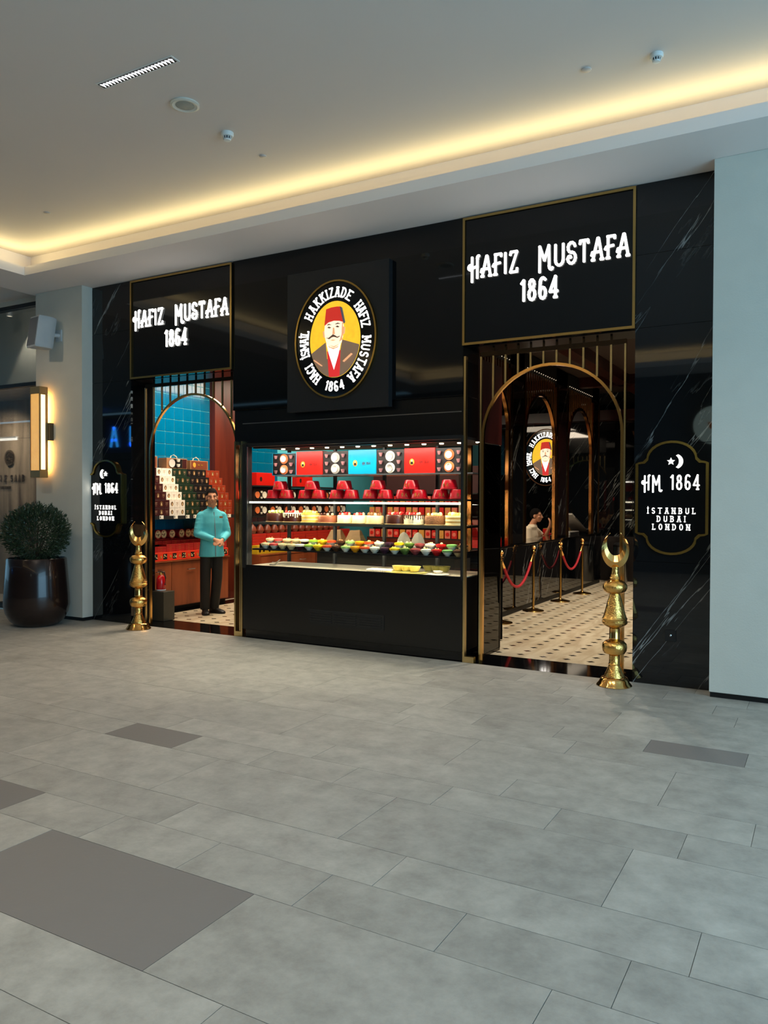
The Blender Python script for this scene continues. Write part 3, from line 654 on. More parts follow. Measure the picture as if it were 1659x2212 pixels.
PORT = {k: mat('portrait_'+k, c, .5, emis=c, es=s, noise=n, nscale=14) for k, c, s, n in (
    ('yellow', (226, 176, 40), 1.15, .5), ('red', (190, 44, 34), 1.0, .1), ('face', (250, 226, 194), 1.12, .06), ('shade', (222, 158, 112), 1.0, .05),
    ('jacket', (112, 90, 72), 1.0, .2), ('vest', (206, 44, 44), 1.0, .08), ('shirt', (250, 246, 242), 1.2, 0), ('ink', (84, 62, 50), .7, 0), ('tassel', (70, 74, 84), .8, 0))}
RINGM = mat('gold_ring', (196, 160, 84), .2, 1)
def emblem(t, cx, cz, a, b, y, ring_mat, depth=.02):
    """oval badge: gold ring, black field, lit slab letters around a lit portrait; a,b = outer semi axes"""
    N_ = 56
    el = lambda ra, rb, n=N_: [(cx+ra*math.cos(2*PI*k/n), cz+rb*math.sin(2*PI*k/n)) for k in range(n)]
    MB().prism(el(a-.01, b-.01), 1, y-depth, y).build('oval_field', GPNL, t)
    ring(MB(), cx, cz, a, b, a*.035, y-depth-.016, y, N_).build('gold_ring', ring_mat, t)
    ma, mb_ = a*.765, b*.795; h = a*.185
    for wd, a0, a1 in (('HACI', 239, 210), ('\u0130SMA\u0130L', 200, 165), ('HAKKIZADE', 153, 57), ('HAFIZ', 45, 10), ('MUSTAFA', 1, -62), ('1864', -108, -72)):
        # positions spread by glyph width along the ellipse
        ws = [GL[c][0]+.30 for c in wd]; tw = sum(ws); acc = 0
        for c, w_ in zip(wd, ws):
            f = (acc+w_/2)/tw; acc += w_; th = math.radians(a0+(a1-a0)*f)
            px, pz = cx+ma*math.cos(th), cz+mb_*math.sin(th)
            tx, tz = ma*math.sin(th), -mb_*math.cos(th)       # clockwise tangent
            if wd == '1864': tx, tz = -tx, -tz
            an = math.atan2(tz, tx); ca, sa = math.cos(an), math.sin(an)
            gw = GL[c][0]*h*.95; ox, oz = -gw/2, -h/2
            letter(c, px+ox*ca-oz*sa, pz+ox*sa+oz*ca, y-depth-.002, h, a*.0145, .006, GLOW, t, an, .10 if c not in '1864' else 0, .95)
    ia, ib = a*.615, b*.645; yy = y-depth
    X = lambda u: cx+u*ia; Z = lambda v: cz+v*ib
    pr = t
    def clip(poly, n=14):   # keep inside the oval
        out = []
        for i in range(len(poly)):
            p, q = poly[i], poly[(i+1) % len(poly)]
            for k in range(n):
                u = p[0]+(q[0]-p[0])*k/n; v = p[1]+(q[1]-p[1])*k/n; r_ = math.hypot(u, v)
                if r_ > .995: u, v = u/r_*.995, v/r_*.995
                out.append((X(u), Z(v)))
        return out
    base = MB().prism([(X(math.cos(2*PI*k/N_)), Z(math.sin(2*PI*k/N_))) for k in range(N_)], 1, yy-.006, yy).build('portrait', PORT['yellow'], pr)
    L_ = [0]
    def lay(nm, poly, m_, cl=False):
        L_[0] += 1; pts = clip(poly) if cl else [(X(u), Z(v)) for u, v in poly]
        MB().prism(pts, 1, yy-.006-.0016*L_[0], yy-.006+.0004).build(nm, PORT[m_], base)
    lay('jacket', [(-.98, -.34), (-.36, -.06), (-.30, -.5), (.18, -.5), (.30, -.03), (.96, -.2), (1.3, -.8), (0, -1.6), (-1.3, -.8)], 'jacket', True)
    lay('vest', [(-.3, -.3), (-.22, -.98), (.2, -.98), (.24, -.3)], 'vest', True)
    lay('shirt', [(-.32, -.10), (-.24, -.34), (-.02, -.80), (.16, -.4), (.26, -.06)], 'shirt')
    lay('neck', [(-.30, -.06), (-.22, -.2), (-.04, -.26), (.14, -.22), (.27, -.04), (.27, .1), (-.3, .1)], 'shade')
    lay('head', [(-.36, .02), (-.30, -.12), (-.16, -.2), (0, -.23), (.16, -.19), (.28, -.1), (.33, .06), (.36, .3), (.33, .52), (-.36, .5), (-.40, .26)], 'face')
    lay('cheek_shade', [(.20, -.08), (.30, -.04), (.34, .1), (.35, .4), (.31, .42), (.29, .1)], 'shade'); lay('nose', [(-.05, .3), (.0, .3), (.03, .13), (-.07, .13)], 'shade'); lay('chin_shade', [(-.2, -.15), (0, -.19), (.18, -.15), (0, -.215)], 'shade')
    lay('ear', [(-.40, .24), (-.45, .22), (-.43, .08), (-.38, .06)], 'shade'); lay('ear', [(.36, .3), (.42, .28), (.40, .12), (.35, .1)], 'shade')
    lay('fez', [(-.38, .38), (-.31, .80), (-.1, .83), (.12, .835), (.27, .82), (.38, .41), (.2, .46), (-.02, .48), (-.24, .45)], 'red')
    lay('tassel', [(.23, .83), (.30, .80), (.42, .42), (.38, .38)], 'tassel')
    lay('brow', [(-.28, .38), (-.2, .41), (-.1, .38), (-.2, .385)], 'ink'); lay('brow', [(.05, .38), (.16, .41), (.26, .38), (.15, .385)], 'ink')
    lay('eye', [(-.25, .31), (-.19, .335), (-.12, .31), (-.19, .29)], 'ink'); lay('eye', [(.08, .31), (.15, .335), (.21, .31), (.15, .29)], 'ink')
    lay('moustache', [(-.30, .05), (-.2, .035), (-.08, .09), (-.02, .12), (.05, .09), (.14, .04), (.24, .06), (.13, .02), (.03, .05), (-.02, .06), (-.1, .05), (-.2, .01)], 'ink')
    lay('mouth', [(-.12, -.03), (-.02, -.02), (.06, -.03), (-.03, -.045)], 'shade')
    lay('lapel_line', [(-.80, -.52), (-.50, -.68), (-.49, -.66), (-.79, -.50)], 'shade'); lay('lapel_line', [(.38, -.60), (.70, -.42), (.71, -.44), (.39, -.62)], 'shade')
BRD = mat('emblem_board_grey', (30, 30, 32), .42, noise=.08)
t = thing('emblem_sign', 'large oval lit portrait emblem on a raised square black board', 'sign', (-4.7, -.06, 2.63))
MB().box(-5.36, -4.04, -.08, -.001, 2.635, 4.19, .003).build('square_board', BRD, t)
emblem(t, -4.702, 3.398, .530, .645, -.08, RINGM)
c_ = at(1180, 988, 1, 9.28)
t = thing('emblem_sign', 'smaller oval lit portrait emblem deep inside the shop behind the arches', 'sign', (c_.x, 9.29, c_.z))
emblem(t, c_.x, c_.z, .50, .62, 9.298, mat('gold_ring_dim', (90, 60, 40), .4, 1), .04)

def plaque(x0, x1, z0, z1, y, label, right):
    t = thing('shop_plaque', label, 'sign', ((x0+x1)/2, y, z0))
    cx = (x0+x1)/2; hw = (x1-x0)/2; zt, zb = z1-.20, z0+.19; r_ = hw-.085
    def outline(ins):
        H = hw-ins; R = r_-ins*.6; pts = []
        pts += [(cx+H, zb+ins*.2), (cx+H, zt-ins*.2), (cx+H-.03, zt+.015-ins*.6), (cx+R+.02, zt+.02-ins*.8), (cx+R-.01, zt+.05-ins*.8)]
        n = 14
        for k in range(1, n): a_ = PI*(k/n); pts.append((cx+(R-.01)*math.cos(a_), zt+.05-ins*.8+(z1-zt-.05)*math.sin(a_)*(1-ins*.2)))
        pts += [(cx-R+.01, zt+.05-ins*.8), (cx-R-.02, zt+.02-ins*.8), (cx-H+.03, zt+.015-ins*.6), (cx-H, zt-ins*.2), (cx-H, zb+ins*.2), (cx-H+.03, zb-.015+ins*.6), (cx-R-.02, zb-.02+ins*.8), (cx-R+.01, zb-.05+ins*.8)]
        for k in range(1, n): a_ = PI+PI*(k/n); pts.append((cx+(R-.01)*math.cos(a_), zb-.05+ins*.8+(zb-.05-z0)*math.sin(a_)*(1-ins*.2)))
        pts += [(cx+R-.01, zb-.05+ins*.8), (cx+R+.02, zb-.02+ins*.8), (cx+H-.03, zb-.015+ins*.6)]
        return pts
    o_, i_ = outline(0), outline(.024); n = len(o_)
    MB().prism(i_, 1, y+.004, -.001).build('black_panel', GPNL, t)
    mb = MB(); y0, y1 = y-.012, -.001
    mb.v = [(a_, y0, b_) for a_, b_ in o_]+[(a_, y0, b_) for a_, b_ in i_]+[(a_, y1, b_) for a_, b_ in o_]+[(a_, y1, b_) for a_, b_ in i_]
    for k in range(n):
        q = (k+1) % n; mb.f += [(k, q, n+q, n+k), (k, 2*n+k, 2*n+q, q), (n+k, n+q, 3*n+q, 3*n+k), (2*n+k, 3*n+k, 3*n+q, 2*n+q)]
    mb.build('gold_frame', RINGM, t)
    H_ = z1-z0; mz = z1-.182*H_
    cxx = cx+(.03 if right else -.03); s_ = -1 if right else 1
    pts = []                       # crescent
    for k in range(17): a_ = math.radians(-68+136*k/16); pts.append((cxx-s_*.066*math.cos(a_), mz+.066*math.sin(a_)))
    for k in range(15): a_ = math.radians(58-116*k/14); pts.append((cxx+s_*.022-s_*.055*math.cos(a_), mz+.060*math.sin(a_)))
    MB().prism(pts if True else pts[::-1], 1, y-.012, y+.003).build('crescent', GLOW, t)
    sxx = cxx+s_*.035; sp = []
    for k in range(10): a_ = PI/2+k*PI/5; rr_ = .034 if k % 2 == 0 else .015; sp.append((sxx+rr_*math.cos(a_), mz+rr_*math.sin(a_)))
    MB().prism(sp, 1, y-.012, y+.003).build('star', GLOW, t)
    zl = z1-.364*H_-.062
    text(['H*', 'M*', ' ', '1*', '8*', '6*', '4*'], cx-.005, zl, y, .124, .0068, GLOW, t, .008, .03, 0, .88, .25)
    for s, z in (('\u0130STANBUL', .613), ('DUBAI', .684), ('LONDON', .755)):
        text(s, cx, z1-z*H_-.024, y, .047, .0034, GLOW, t, .005, .035, .12, 1.0)
    return t
plaque(-8.72, -8.075, 1.13, 2.165, -.03, 'left gold rimmed black plaque with a lit crescent and letters', False)
plaque(-1.51, -.895, 1.17, 2.18, -.025, 'right gold rimmed black plaque with a lit crescent on veined marble', True)
t = thing('wall_socket', 'small square black socket plate with a chrome dot low on the right marble', 'socket', (-1.2, -.004, .45))
MB().box(-1.245, -1.155, -.012, -.0005, .40, .50, .003).build('plate', MATBLK, t); MB().ball((-1.2, -.014, .455), (.011, .006, .011), 10, 6).build('chrome_dot', mat('chrome', (225, 225, 228), .1, 1), t)

# ================================================================ BRASS ARCH SCREENS
GREY_BR = mat('satin_brass', (206, 182, 130), .24, 1, noise=.05)
def arch_screen(cx, R, xl, xr, label, zh=3.10, y=.10, extra=()):
    t = thing('arch_screen', label, 'screen', (cx, y, 0)); y0, y1 = y, y+.028; bw = .016
    for x in (xl, xr): MB().box(x-bw/2, x+bw/2, y0, y1, .001, zh).build('post', GREY_BR, t)
    MB().box(xl-bw/2, xr+bw/2, y0+.01, y1+.01, zh, zh+.045).build('header_rail', mat('dark_bronze', (54, 42, 30), .2, .9), t)
    zc = 2.98-R; mb = MB(); n = 28; ro, ri = R, R-.026
    pts = [(cx-ro, .001), (cx-ro, zc)]+[(cx+ro*math.cos(PI-PI*k/n), zc+ro*math.sin(PI*k/n)) for k in range(1, n)]+[(cx+ro, zc), (cx+ro, .001)]
    pin = [(cx-ri, .001), (cx-ri, zc)]+[(cx+ri*math.cos(PI-PI*k/n), zc+ri*math.sin(PI*k/n)) for k in range(1, n)]+[(cx+ri, zc), (cx+ri, .001)]
    q = len(pts); mb.v = [(a_, y0-.006, b_) for a_, b_ in pts]+[(a_, y0-.006, b_) for a_, b_ in pin]+[(a_, y1, b_) for a_, b_ in pts]+[(a_, y1, b_) for a_, b_ in pin]
    for k in range(q-1): mb.f += [(k, k+1, q+k+1, q+k), (2*q+k, 3*q+k, 3*q+k+1, 2*q+k+1), (k, 2*q+k, 2*q+k+1, k+1), (q+k, q+k+1, 3*q+k+1, 3*q+k)]
    mb.f += [(0, q, 3*q, 2*q), (q-1, 3*q-1, 4*q-1, 2*q-1)]
    mb.build('arch', BRASS, t, True)
    nb = 12; src = None
    for k in range(1, nb-1):
        x = xl+(xr-xl)*k/(nb-1); dx = abs(x-cx); zb = zc+math.sqrt(max(0, ro*ro-dx*dx)) if dx < ro else zc
        MB().box(x-.009, x+.009, y0+.004, y1-.004, zb, zh).build('bar', GREY_BR, t)
        MB().box(x-.009, x+.009, y0+.01, y1, zh+.045, 3.2).build('short_bar', mat('dark_bronze'), t)
    for (a_, b_, z_) in extra:
        mb = MB(); yy0, yy1 = .0, .05
        mb.box(a_, a_+.022, yy0, yy1, .06, z_).box(a_, b_, yy0, yy1, .001, .06)
        if b_ < -5: mb.box(b_-.022, b_, yy0, yy1, .06, z_)
        mb.build('slim_pilaster', GREY_BR, t)
    return t
arch_screen(-6.98, .745, -7.80, -6.20, 'brass arch with upright bars in the narrow left doorway', extra=((-6.205, -6.08, 2.34),))
arch_screen(-2.354, .705, -3.07, -1.64, 'brass arch with upright bars in the wide right entrance', extra=((-3.213, -3.09, 3.1),))

# ================================================================ BRASS CRESCENT STANDARDS
def standard(x, y, label, rot=0):
    t = thing('crescent_standard', label, 'ornament', (x, y, 0), 'brass crescent standards flanking the shop front')
    c0 = (x, y, 0)
    MB().lathe([(.150, 0), (.155, .006), (.150, .014), (.135, .03), (.122, .055), (.112, .072), (.098, .078)], c0, 40).build('base', BRASS, t, True)
    MB().lathe([(.090, .078), (.088, .09), (.068, .13), (.052, .175), (.048, .186), (.053, .192), (.047, .2), (.047, .27)], c0, 32).build('bell_foot', HAMMER, t, True)
    MB().lathe([(.044, .27), (.05, .276), (.09, .29), (.105, .315), (.109, .345), (.104, .375), (.08, .398), (.05, .408), (.04, .412)], c0, 36).build('lower_bulb', HAMMER, t, True)
    MB().lathe([(.047, .412), (.050, .42), (.046, .43), (.046, .51), (.050, .515)], c0, 28).build('neck', BRASS, t, True)
    MB().lathe([(.045, .515), (.08, .53), (.104, .55), (.111, .562), (.111, .575), (.106, .58), (.106, .59), (.110, .60), (.103, .61), (.09, .65), (.07, .73), (.05, .80), (.044, .818)], c0, 40).build('cone_body', HAMMER, t, True)
    MB().lathe([(.044, .818), (.07, .826), (.095, .845), (.107, .872), (.104, .90), (.085, .925), (.055, .94), (.042, .944)], c0, 36).build('upper_bulb', HAMMER, t, True)
    MB().lathe([(.042, .944), (.046, .95), (.046, .962), (.04, .968), (.034, 1.0), (.030, 1.04), (.032, 1.06)], c0, 28).build('upper_neck', HAMMER, t, True)
    # crescent: outer circle and offset inner circle, bevelled ridge
    zc = 1.205; R = .142; n = 40; mb = MB(); A0 = math.radians(64)
    for k in range(n+1):
        a_ = A0-(2*A0+2*PI-4*A0+0)*0 ; f = k/n; a_ = math.radians(70)-math.radians(320)*f
        w_ = .108*math.sin(PI*f)**2.4+.003
        b_ = math.radians(50)-math.radians(280)*f; o_ = Vector((.118*math.cos(a_), 0, .160*math.sin(a_))); i_ = Vector((.073*math.cos(b_), 0, .07+.116*math.sin(b_))); mid = (o_+i_)/2; th = .022*math.sin(PI*f)**.6+.002
        for p_, yy in ((o_, 0), (mid, -th), (i_, 0), (mid, th)): mb.v.append((p_.x, yy, zc+p_.z))
    for k in range(n):
        for j in range(4): mb.f.append((k*4+j, k*4+(j+1) % 4, k*4+4+(j+1) % 4, k*4+4+j))
    mb.f += [(3, 2, 1, 0), (n*4, n*4+1, n*4+2, n*4+3)]
    R3 = Matrix.Rotation(rot, 3, 'Z'); mb.xform(lambda v: R3 @ v+Vector((x, y, 0))); mb.build('crescent', BRASS, t)
    return t
standard(-7.58, -.22, 'tall brass standard topped by a crescent at the narrow left doorway', math.radians(30))
standard(-1.64, -.22, 'tall brass standard topped by a crescent right of the wide entrance', math.radians(12))

# ================================================================ DISPLAY CASE
X0, X1, YB = -6.02, -3.225, .84
t = thing('display_case', 'long black refrigerated display case with a glass front between the two doorways', 'display case', (-4.6, .4, 0)); DC = t
MB().box(X0-.04, X1+.01, -.01, YB, .10, .85, .004).build('black_base', SATBLK, t)
MB().box(X0-.03, X1, .03, YB, .001, .10).build('plinth', mat('gloss_black_plinth', (8, 8, 9), .05), t)
MB().box(X0-.05, X0+.005, -.012, .10, .83, 2.30).box(X1-.01, X1+.012, -.012, .10, .83, 2.30).build('corner_post', MATBLK, t)
MB().box(X0+.012, X0+.024, -.01, .0, .865, 2.27).build('steel_edge', STEEL, t)
MB().box(X0-.04, X1+.01, -.01, .012, .85, .869).build('front_lip', SATBLK, t)
MB().box(X0, X1, .013, YB-.1, .85, .858).build('deck', mat('case_deck', (206, 196, 170), .3, .3), t)
MB().box(X0, X1, .0, YB+.1, 2.27, 2.31).build('top_board', MATBLK, t)
MB().box(X0+.02, X1-.012, .0, .006, .85, 2.27).build('front_pane', CASEGL, t)
for i in range(4):
    a_ = X0+.03+i*.7; MB().box(a_, a_+.66, YB-.02, YB-.012, .87, 1.60).build('rear_pane', CLEAR, t)
    MB().box(a_-.02, a_+.012, YB-.04, YB, .85, 2.27).build('rear_mullion', mat('grey_mullion', (74, 76, 76), .4, .5), t)
SHB = mat('shelf_black', (20, 20, 21), .25)
MB().box(X0+.2, X1-.02, .32, .74, 1.925, 1.94).build('gift_shelf', mat('shelf_glass_grey', (120, 124, 124), .2, .3), t)
MB().box(X0+.05, X1-.02, .20, .78, 1.635, 1.655).build('fez_shelf', SHB, t)
MB().box(X0+.02, X1-.015, .03, .055, 1.60, 1.622).build('lit_shelf_edge', mat('led_edge', (255, 255, 240), .5, emis=(255, 250, 226), es=2.2, noise=0), t)
MB().box(X0+.05, X1-.02, .07, .70, 1.355, 1.375).build('cake_shelf', SHB, t); MB().box(X0+.05, X1-.02, .06, .07, 1.35, 1.378).build('shelf_lip', mat('lip_grey', (110, 108, 100), .3, .6), t)
MB().box(X0+.05, X1-.02, .05, .62, 1.045, 1.062).build('bowl_shelf', SHB, t)
MB().box(X0+.05, X1-.02, .19, .5, 1.062, 1.112).build('bowl_riser', SHB, t)
MB().box(X1-.35, X1-.30, .70, .76, 1.5, 2.2).build('rear_post', mat('cream_post', (190, 178, 140), .4), t)
MB().box(X0+.02, X1-.02, .10, .16, 2.255, 2.268).build('lamp_rail', MATBLK, t)
vm = MB(); vm.box(-5.10, -4.12, -.016, -.01, .24, .41); vm.build('vent_plate', MATBLK, t)
for i in range(3):
    for j in range(5):
        a_ = -5.08+i*.32; MB().box(a_, a_+.29, -.024, -.015, .265+j*.027, .275+j*.027).build('vent_slat', mat('vent_slat_grey', (24, 24, 25), .3), t)
# lamps of the case
area((-4.62, .14, 1.595), 2.7, 18, (1, .88, .62), (math.radians(20), 0, 0), .03)
area((-4.62, .16, 1.34), 2.7, 16, (1, .88, .62), (math.radians(15), 0, 0), .03)
area((-4.62, .12, 1.03), 2.7, 11, (1, .9, .68), (math.radians(10), 0, 0), .03)
area((-4.62, .22, 2.245), 2.7, 19, (1, .92, .78), (math.radians(20), 0, 0), .05)
for i in range(13):
    x = X0+.32+i*.21
    o = MB().lathe([(.022, 2.243), (.026, 2.256)], (x, .30, 0), 14).build('spot_lens', mat('downlight_lens'), DC)
    spot((x, .24, 2.236), (x, .46, 1.95), 4, (1, .9, .7), 58, .8, .01)

# ---- gift boxes on the top shelf
ORD = ['first', 'second', 'third', 'fourth', 'fifth', 'sixth', 'seventh', 'eighth', 'ninth', 'tenth', 'eleventh', 'twelfth', 'thirteenth', 'fourteenth', 'fifteenth', 'sixteenth', 'seventeenth', 'eighteenth', 'nineteenth', 'twentieth', 'twenty-first']
NAVY = mat('ink_dark', (22, 18, 18), .4); CREAMP = mat('portrait_cream', (240, 214, 180), .5)
def mini_portrait(x, z, y, a, b, parent, nm='portrait_badge', axis=1, m=None):
    """small printed oval badge: gold rim, dark field, pale figure"""
    f = lambda mb: mb if axis == 1 else mb.xform(lambda v: Vector((y+(y-v.y)*1.0, x+(v.x-x), v.z)))
    o_ = f(MB().prism([(x+a*math.cos(k*PI/7), z+b*math.sin(k*PI/7)) for k in range(14)], 1, y-.0015, y)).build(nm, m or mat('badge_field', (44, 30, 26), .5), parent)
    return o_
def cup_and_saucer(mb_s, mb_c, x, z, y, r):
    mb_s.lathe([(r, y), (r*.96, y-.012), (r*.6, y-.006)], (x, 0, z), 20, 1)
    mb_c.lathe([(r*.55, y-.012), (r*.6, y-.03), (r*.45, y-.032), (r*.3, y-.015)], (x, 0, z), 18, 1)
def gift_cups(x0, x1, label, edge, saucer, cup):
    t = thing('cup_gift_box', label, 'gift box', ((x0+x1)/2, .45, 1.94)); y0, y1, za, zb_ = .46, .56, 1.941, 2.215
    MB().box(x0, x1, y0, y1, za, zb_).build('tray', mat('box_inlay_dark', (34, 27, 26), .45, noise=.1), t)
    frame_rect(x0, x1, za, zb_, .007, y0-.006, y0).build('rim', edge, t)
    cx = (x0+x1)/2
    for k, z in enumerate((2.01, 2.142)):
        s_ = MB().lathe([(.058, y0-.001), (.06, y0-.012), (.04, y0-.008), (.02, y0-.008)], (cx, 0, z), 22, 1).build('saucer', saucer, t, True)
        MB().lathe([(.036, y0-.010), (.040, y0-.03), (.034, y0-.028), (.02, y0-.012)], (cx, 0, z), 18, 1).build('cup', cup, t, True)
    for sx_ in (-.115, .115):
        for z in (1.985, 2.075, 2.165):
            MB().lathe([(.012, z-.022), (.024, z+.016), (.020, z+.018)], (cx+sx_, y0-.022, 0), 12).build('small_cup', mat('rose_cup', (176, 120, 120), .3), t, True)
    return t
def gift_plain(x0, x1, label, m_):
    t = thing('gift_box', label, 'gift box', ((x0+x1)/2, .45, 1.94)); y0 = .45
    MB().box(x0, x1, y0, .56, 1.941, 2.225, .003).build('lid', m_, t)
    cx = x0+(x1-x0)*.25
    MB().prism([(cx+.030*math.cos(k*PI/9), 2.07+.036*math.sin(k*PI/9)) for k in range(18)], 1, y0-.002, y0).build('portrait_badge', mat('badge_orange', (226, 150, 50), .5), t)
    MB().prism([(cx-.019, 2.045), (cx+.019, 2.045), (cx+.012, 2.075), (cx-.012, 2.075)], 1, y0-.003, y0-.001).build('badge_figure', NAVY, t)
    MB().ball((cx, y0-.003, 2.083), (.009, .002, .011), 8, 6).build('badge_face', CREAMP, t)
    text(['H*', 'M*', ' ', '1*', '8*', '6*', '4*'], x0+(x1-x0)*.65, 2.05, y0, .032, .0018, mat('dark_print', (90, 20, 16), .5), t, .0015, .006, 0, .8, .25)
    return t
ORNG = mat('saucer_orange', (226, 120, 70), .3); WHT = mat('porcelain', (240, 232, 214), .25); SILV = mat('saucer_silver', (200, 190, 180), .2)
def gx(px): return at(px, 1000, 1, .45).x
TEALB = mat('teal_box', (0, 152, 190), .35); REDB = mat('red_box', (214, 24, 14), .38); REDD = mat('rim_dark', (60, 34, 34), .4)
gift_cups(gx(587)+.003, gx(640)-.003, 'first open gift box of cups from the left, teal edged with orange saucers', TEALB, ORNG, WHT)
gift_plain(gx(640)+.003, gx(697)-.003, 'left red gift box with a small oval portrait on the top shelf', REDB)
gift_cups(gx(697)+.003, gx(752)-.003, 'dark gift box of pale cups between the left red and the teal boxes', REDD, SILV, WHT)
gift_plain(gx(752)+.003, gx(813)-.003, 'bright teal gift box with a small oval portrait on the top shelf', TEALB)
gift_cups(gx(813)+.003, gx(873)-.003, 'dark gift box of pale cups between the teal and the right red boxes', REDD, WHT, SILV)
gift_plain(gx(873)+.003, gx(940)-.003, 'right red gift box with a small oval portrait on the top shelf', REDB)
gift_cups(gx(940)+.003, gx(1001)-.003, 'last open gift box of cups at the right end with orange saucers', NAVY, ORNG, WHT)

# ---- red fez shaped tins stacked in threes
FEZ = mat('fez_tin_red', (206, 0, 26), .32, noise=.1, coat=.3); GPR = mat('gold_print', (196, 146, 60), .35, .6)
def fez_tin(label):
    t = thing('fez_tin', label, 'tin', (0, 0, 0), 'red fez shaped tins in pyramids on the middle shelf')
    MB().lathe([(.093, 0), (.096, .004), (.076, .098), (.070, .104), (.002, .106)], (0, 0, 0), 28).build('body', FEZ, t, True)
    MB().lathe([(.0955, .006), (.0965, .012), (.094, .014)], (0, 0, 0), 28).build('rim', mat('fez_rim', (228, 40, 50), .3), t, True)
    for ch, dx in (('H*', -.03), ('M*', .002)):
        wd, pl = GL[ch]; mb = stroke_mesh(pl, lambda u, v: (dx+u*.034, .036+v*.034), .0022, .002, 0)
        mb.xform(lambda v: Vector((v.x, v.y-.0835+.012*(v.z-.05)/.05*1.2, v.z))).build('monogram', GPR, t)
    return t
fz = fez_tin('upper red fez tin'); names = ['first', 'second', 'third', 'fourth', 'fifth', 'last']
for i, px in enumerate((606, 675, 744, 817, 889, 970)):
    c = at(px, 1075, 1, .40)
    for j, (dx, dz, nm) in enumerate(((0, .107, 'topmost'), (-.097, 0, 'lower left'), (.097, 0, 'lower right'))):
        lb = '%s red fez shaped tin of the %s stack from the left' % (nm, names[i]); loc = (c.x+dx, .40, 1.656+dz)
        if i == 0 and j == 0: fz.location = loc; fz['label'] = lb
        else: copy_thing(fz, loc, lb, random.uniform(-.5, .9) if j else random.uniform(-.3, .3))

# ---- cakes
CK = {k: mat('cake_'+k, c, r_, noise=n, nscale=s_, bump=b_, bscale=110) for k, c, r_, n, s_, b_ in (
    ('chocolate', (62, 26, 16), .3, .25, 20, .1), ('white', (238, 226, 190), .6, .06, 20, .2), ('cream', (226, 200, 150), .6, .1, 30, .3), ('yellow', (232, 188, 84), .5, .3, 28, .3),
    ('nut', (120, 76, 40), .7, .7, 90, .8), ('lime', (190, 214, 110), .5, .2, 30, .2), ('berry', (176, 26, 26), .25, .3, 40, .1), ('sponge', (214, 170, 96), .7, .3, 50, .5), ('pale', (240, 228, 178), .6, .12, 24, .3), ('milk', (150, 84, 56), .35, .1, 20, .1))}
def cake(px, r_, h, body, label, drip=None, top='berry', layers=None, pink=False, n=9):
    c = at(px, 1127, 1, .25); x, y, z = c.x, .27, 1.378
    t = thing('cake', label, 'cake', (x, y, z))
    MB().lathe([(r_+.012, z), (r_+.012, z+.006), (r_, z+.008)], (x, y, 0), 32).build('cake_board', mat('cake_board', (196, 172, 120), .3, .3), t)
    if layers:
        zz = z+.008
        for k in range(5):
            hh = h/5; MB().lathe([(r_-(.003 if k % 2 else 0), zz), (r_, zz+hh*.5), (r_-(.003 if k % 2 else 0), zz+hh)], (x, y, 0), 32).build('layer', CK[layers[k % 2]], t, True); zz += hh
    else: MB().lathe([(r_, z+.008), (r_, z+h-.004), (r_-.006, z+h+.008), (.002, z+h+.01)], (x, y, 0), 36).build('body', CK[body], t, True)
    zt = z+h+.008
    if drip:
        for k in range(26):
            a_ = 2*PI*k/26; L_ = .02+.035*random.random(); xx, yy = x+(r_+.001)*math.cos(a_), y+(r_+.001)*math.sin(a_)
            MB().tube([(xx, yy, zt), (xx, yy, zt-L_*.6), (xx, yy, zt-L_)], [.006, .005, .0065], 6).build('drip', CK[drip], t)
        MB().lathe([(r_+.002, zt-.006), (r_-.002, zt+.002), (.002, zt+.003)], (x, y, 0), 32).build('icing', CK[drip], t, True)
    for k in range(n):
        a_ = 2*PI*k/n+.3; rr_ = r_*(.68 if k % 2 else .5); q = .014+.007*random.random()
        mm = CK[top] if k % 4 else CK['cream']
        MB().ball((x+rr_*math.cos(a_), y+rr_*math.sin(a_), zt+q*.7), (q, q, q*1.15), 8, 6).build('topping', mm, t, True)
    MB().ball((x, y, zt+.012), (.03, .03, .022), 10, 6).build('topping', CK[top], t, True)
    return t
cake(594, .112, .098, 'chocolate', 'dark chocolate cake with pale green topping, first from the left', top='lime', n=12)
cake(631, .115, .100, 'chocolate', 'chocolate cake with white drips and red berries', drip='white')
cake(669, .108, .100, 'yellow', 'yellow layered fruit cake left of the plain chocolate cake', layers=('yellow', 'pale'), top='yellow')
cake(706, .112, .078, 'milk', 'low smooth brown chocolate cake with a glossy side', top='chocolate', n=5)
cake(744, .092, .084, 'pale', 'pale speckled cake with pink balls, left one of the pair', top='berry', n=6)
cake(775, .088, .084, 'pale', 'pale speckled cake with pink balls, right one of the pair', top='berry', n=6)
cake(808, .10, .084, 'cream', 'plain beige cake with small crumbs in the middle of the shelf', top='nut', n=10)
cake(853, .112, .098, 'chocolate', 'dark chocolate cake heaped with mixed berries', top='berry', n=12)
cake(893, .114, .098, 'white', 'white cake with dark chocolate drips and strawberries', drip='chocolate', top='berry')
cake(939, .114, .094, 'nut', 'cake coated in chopped nuts with one pale green peak', top='lime', n=6)
cake(983, .112, .098, 'yellow', 'layered fruit cake at the right end of the shelf', layers=('pale', 'sponge'), top='yellow', n=12)

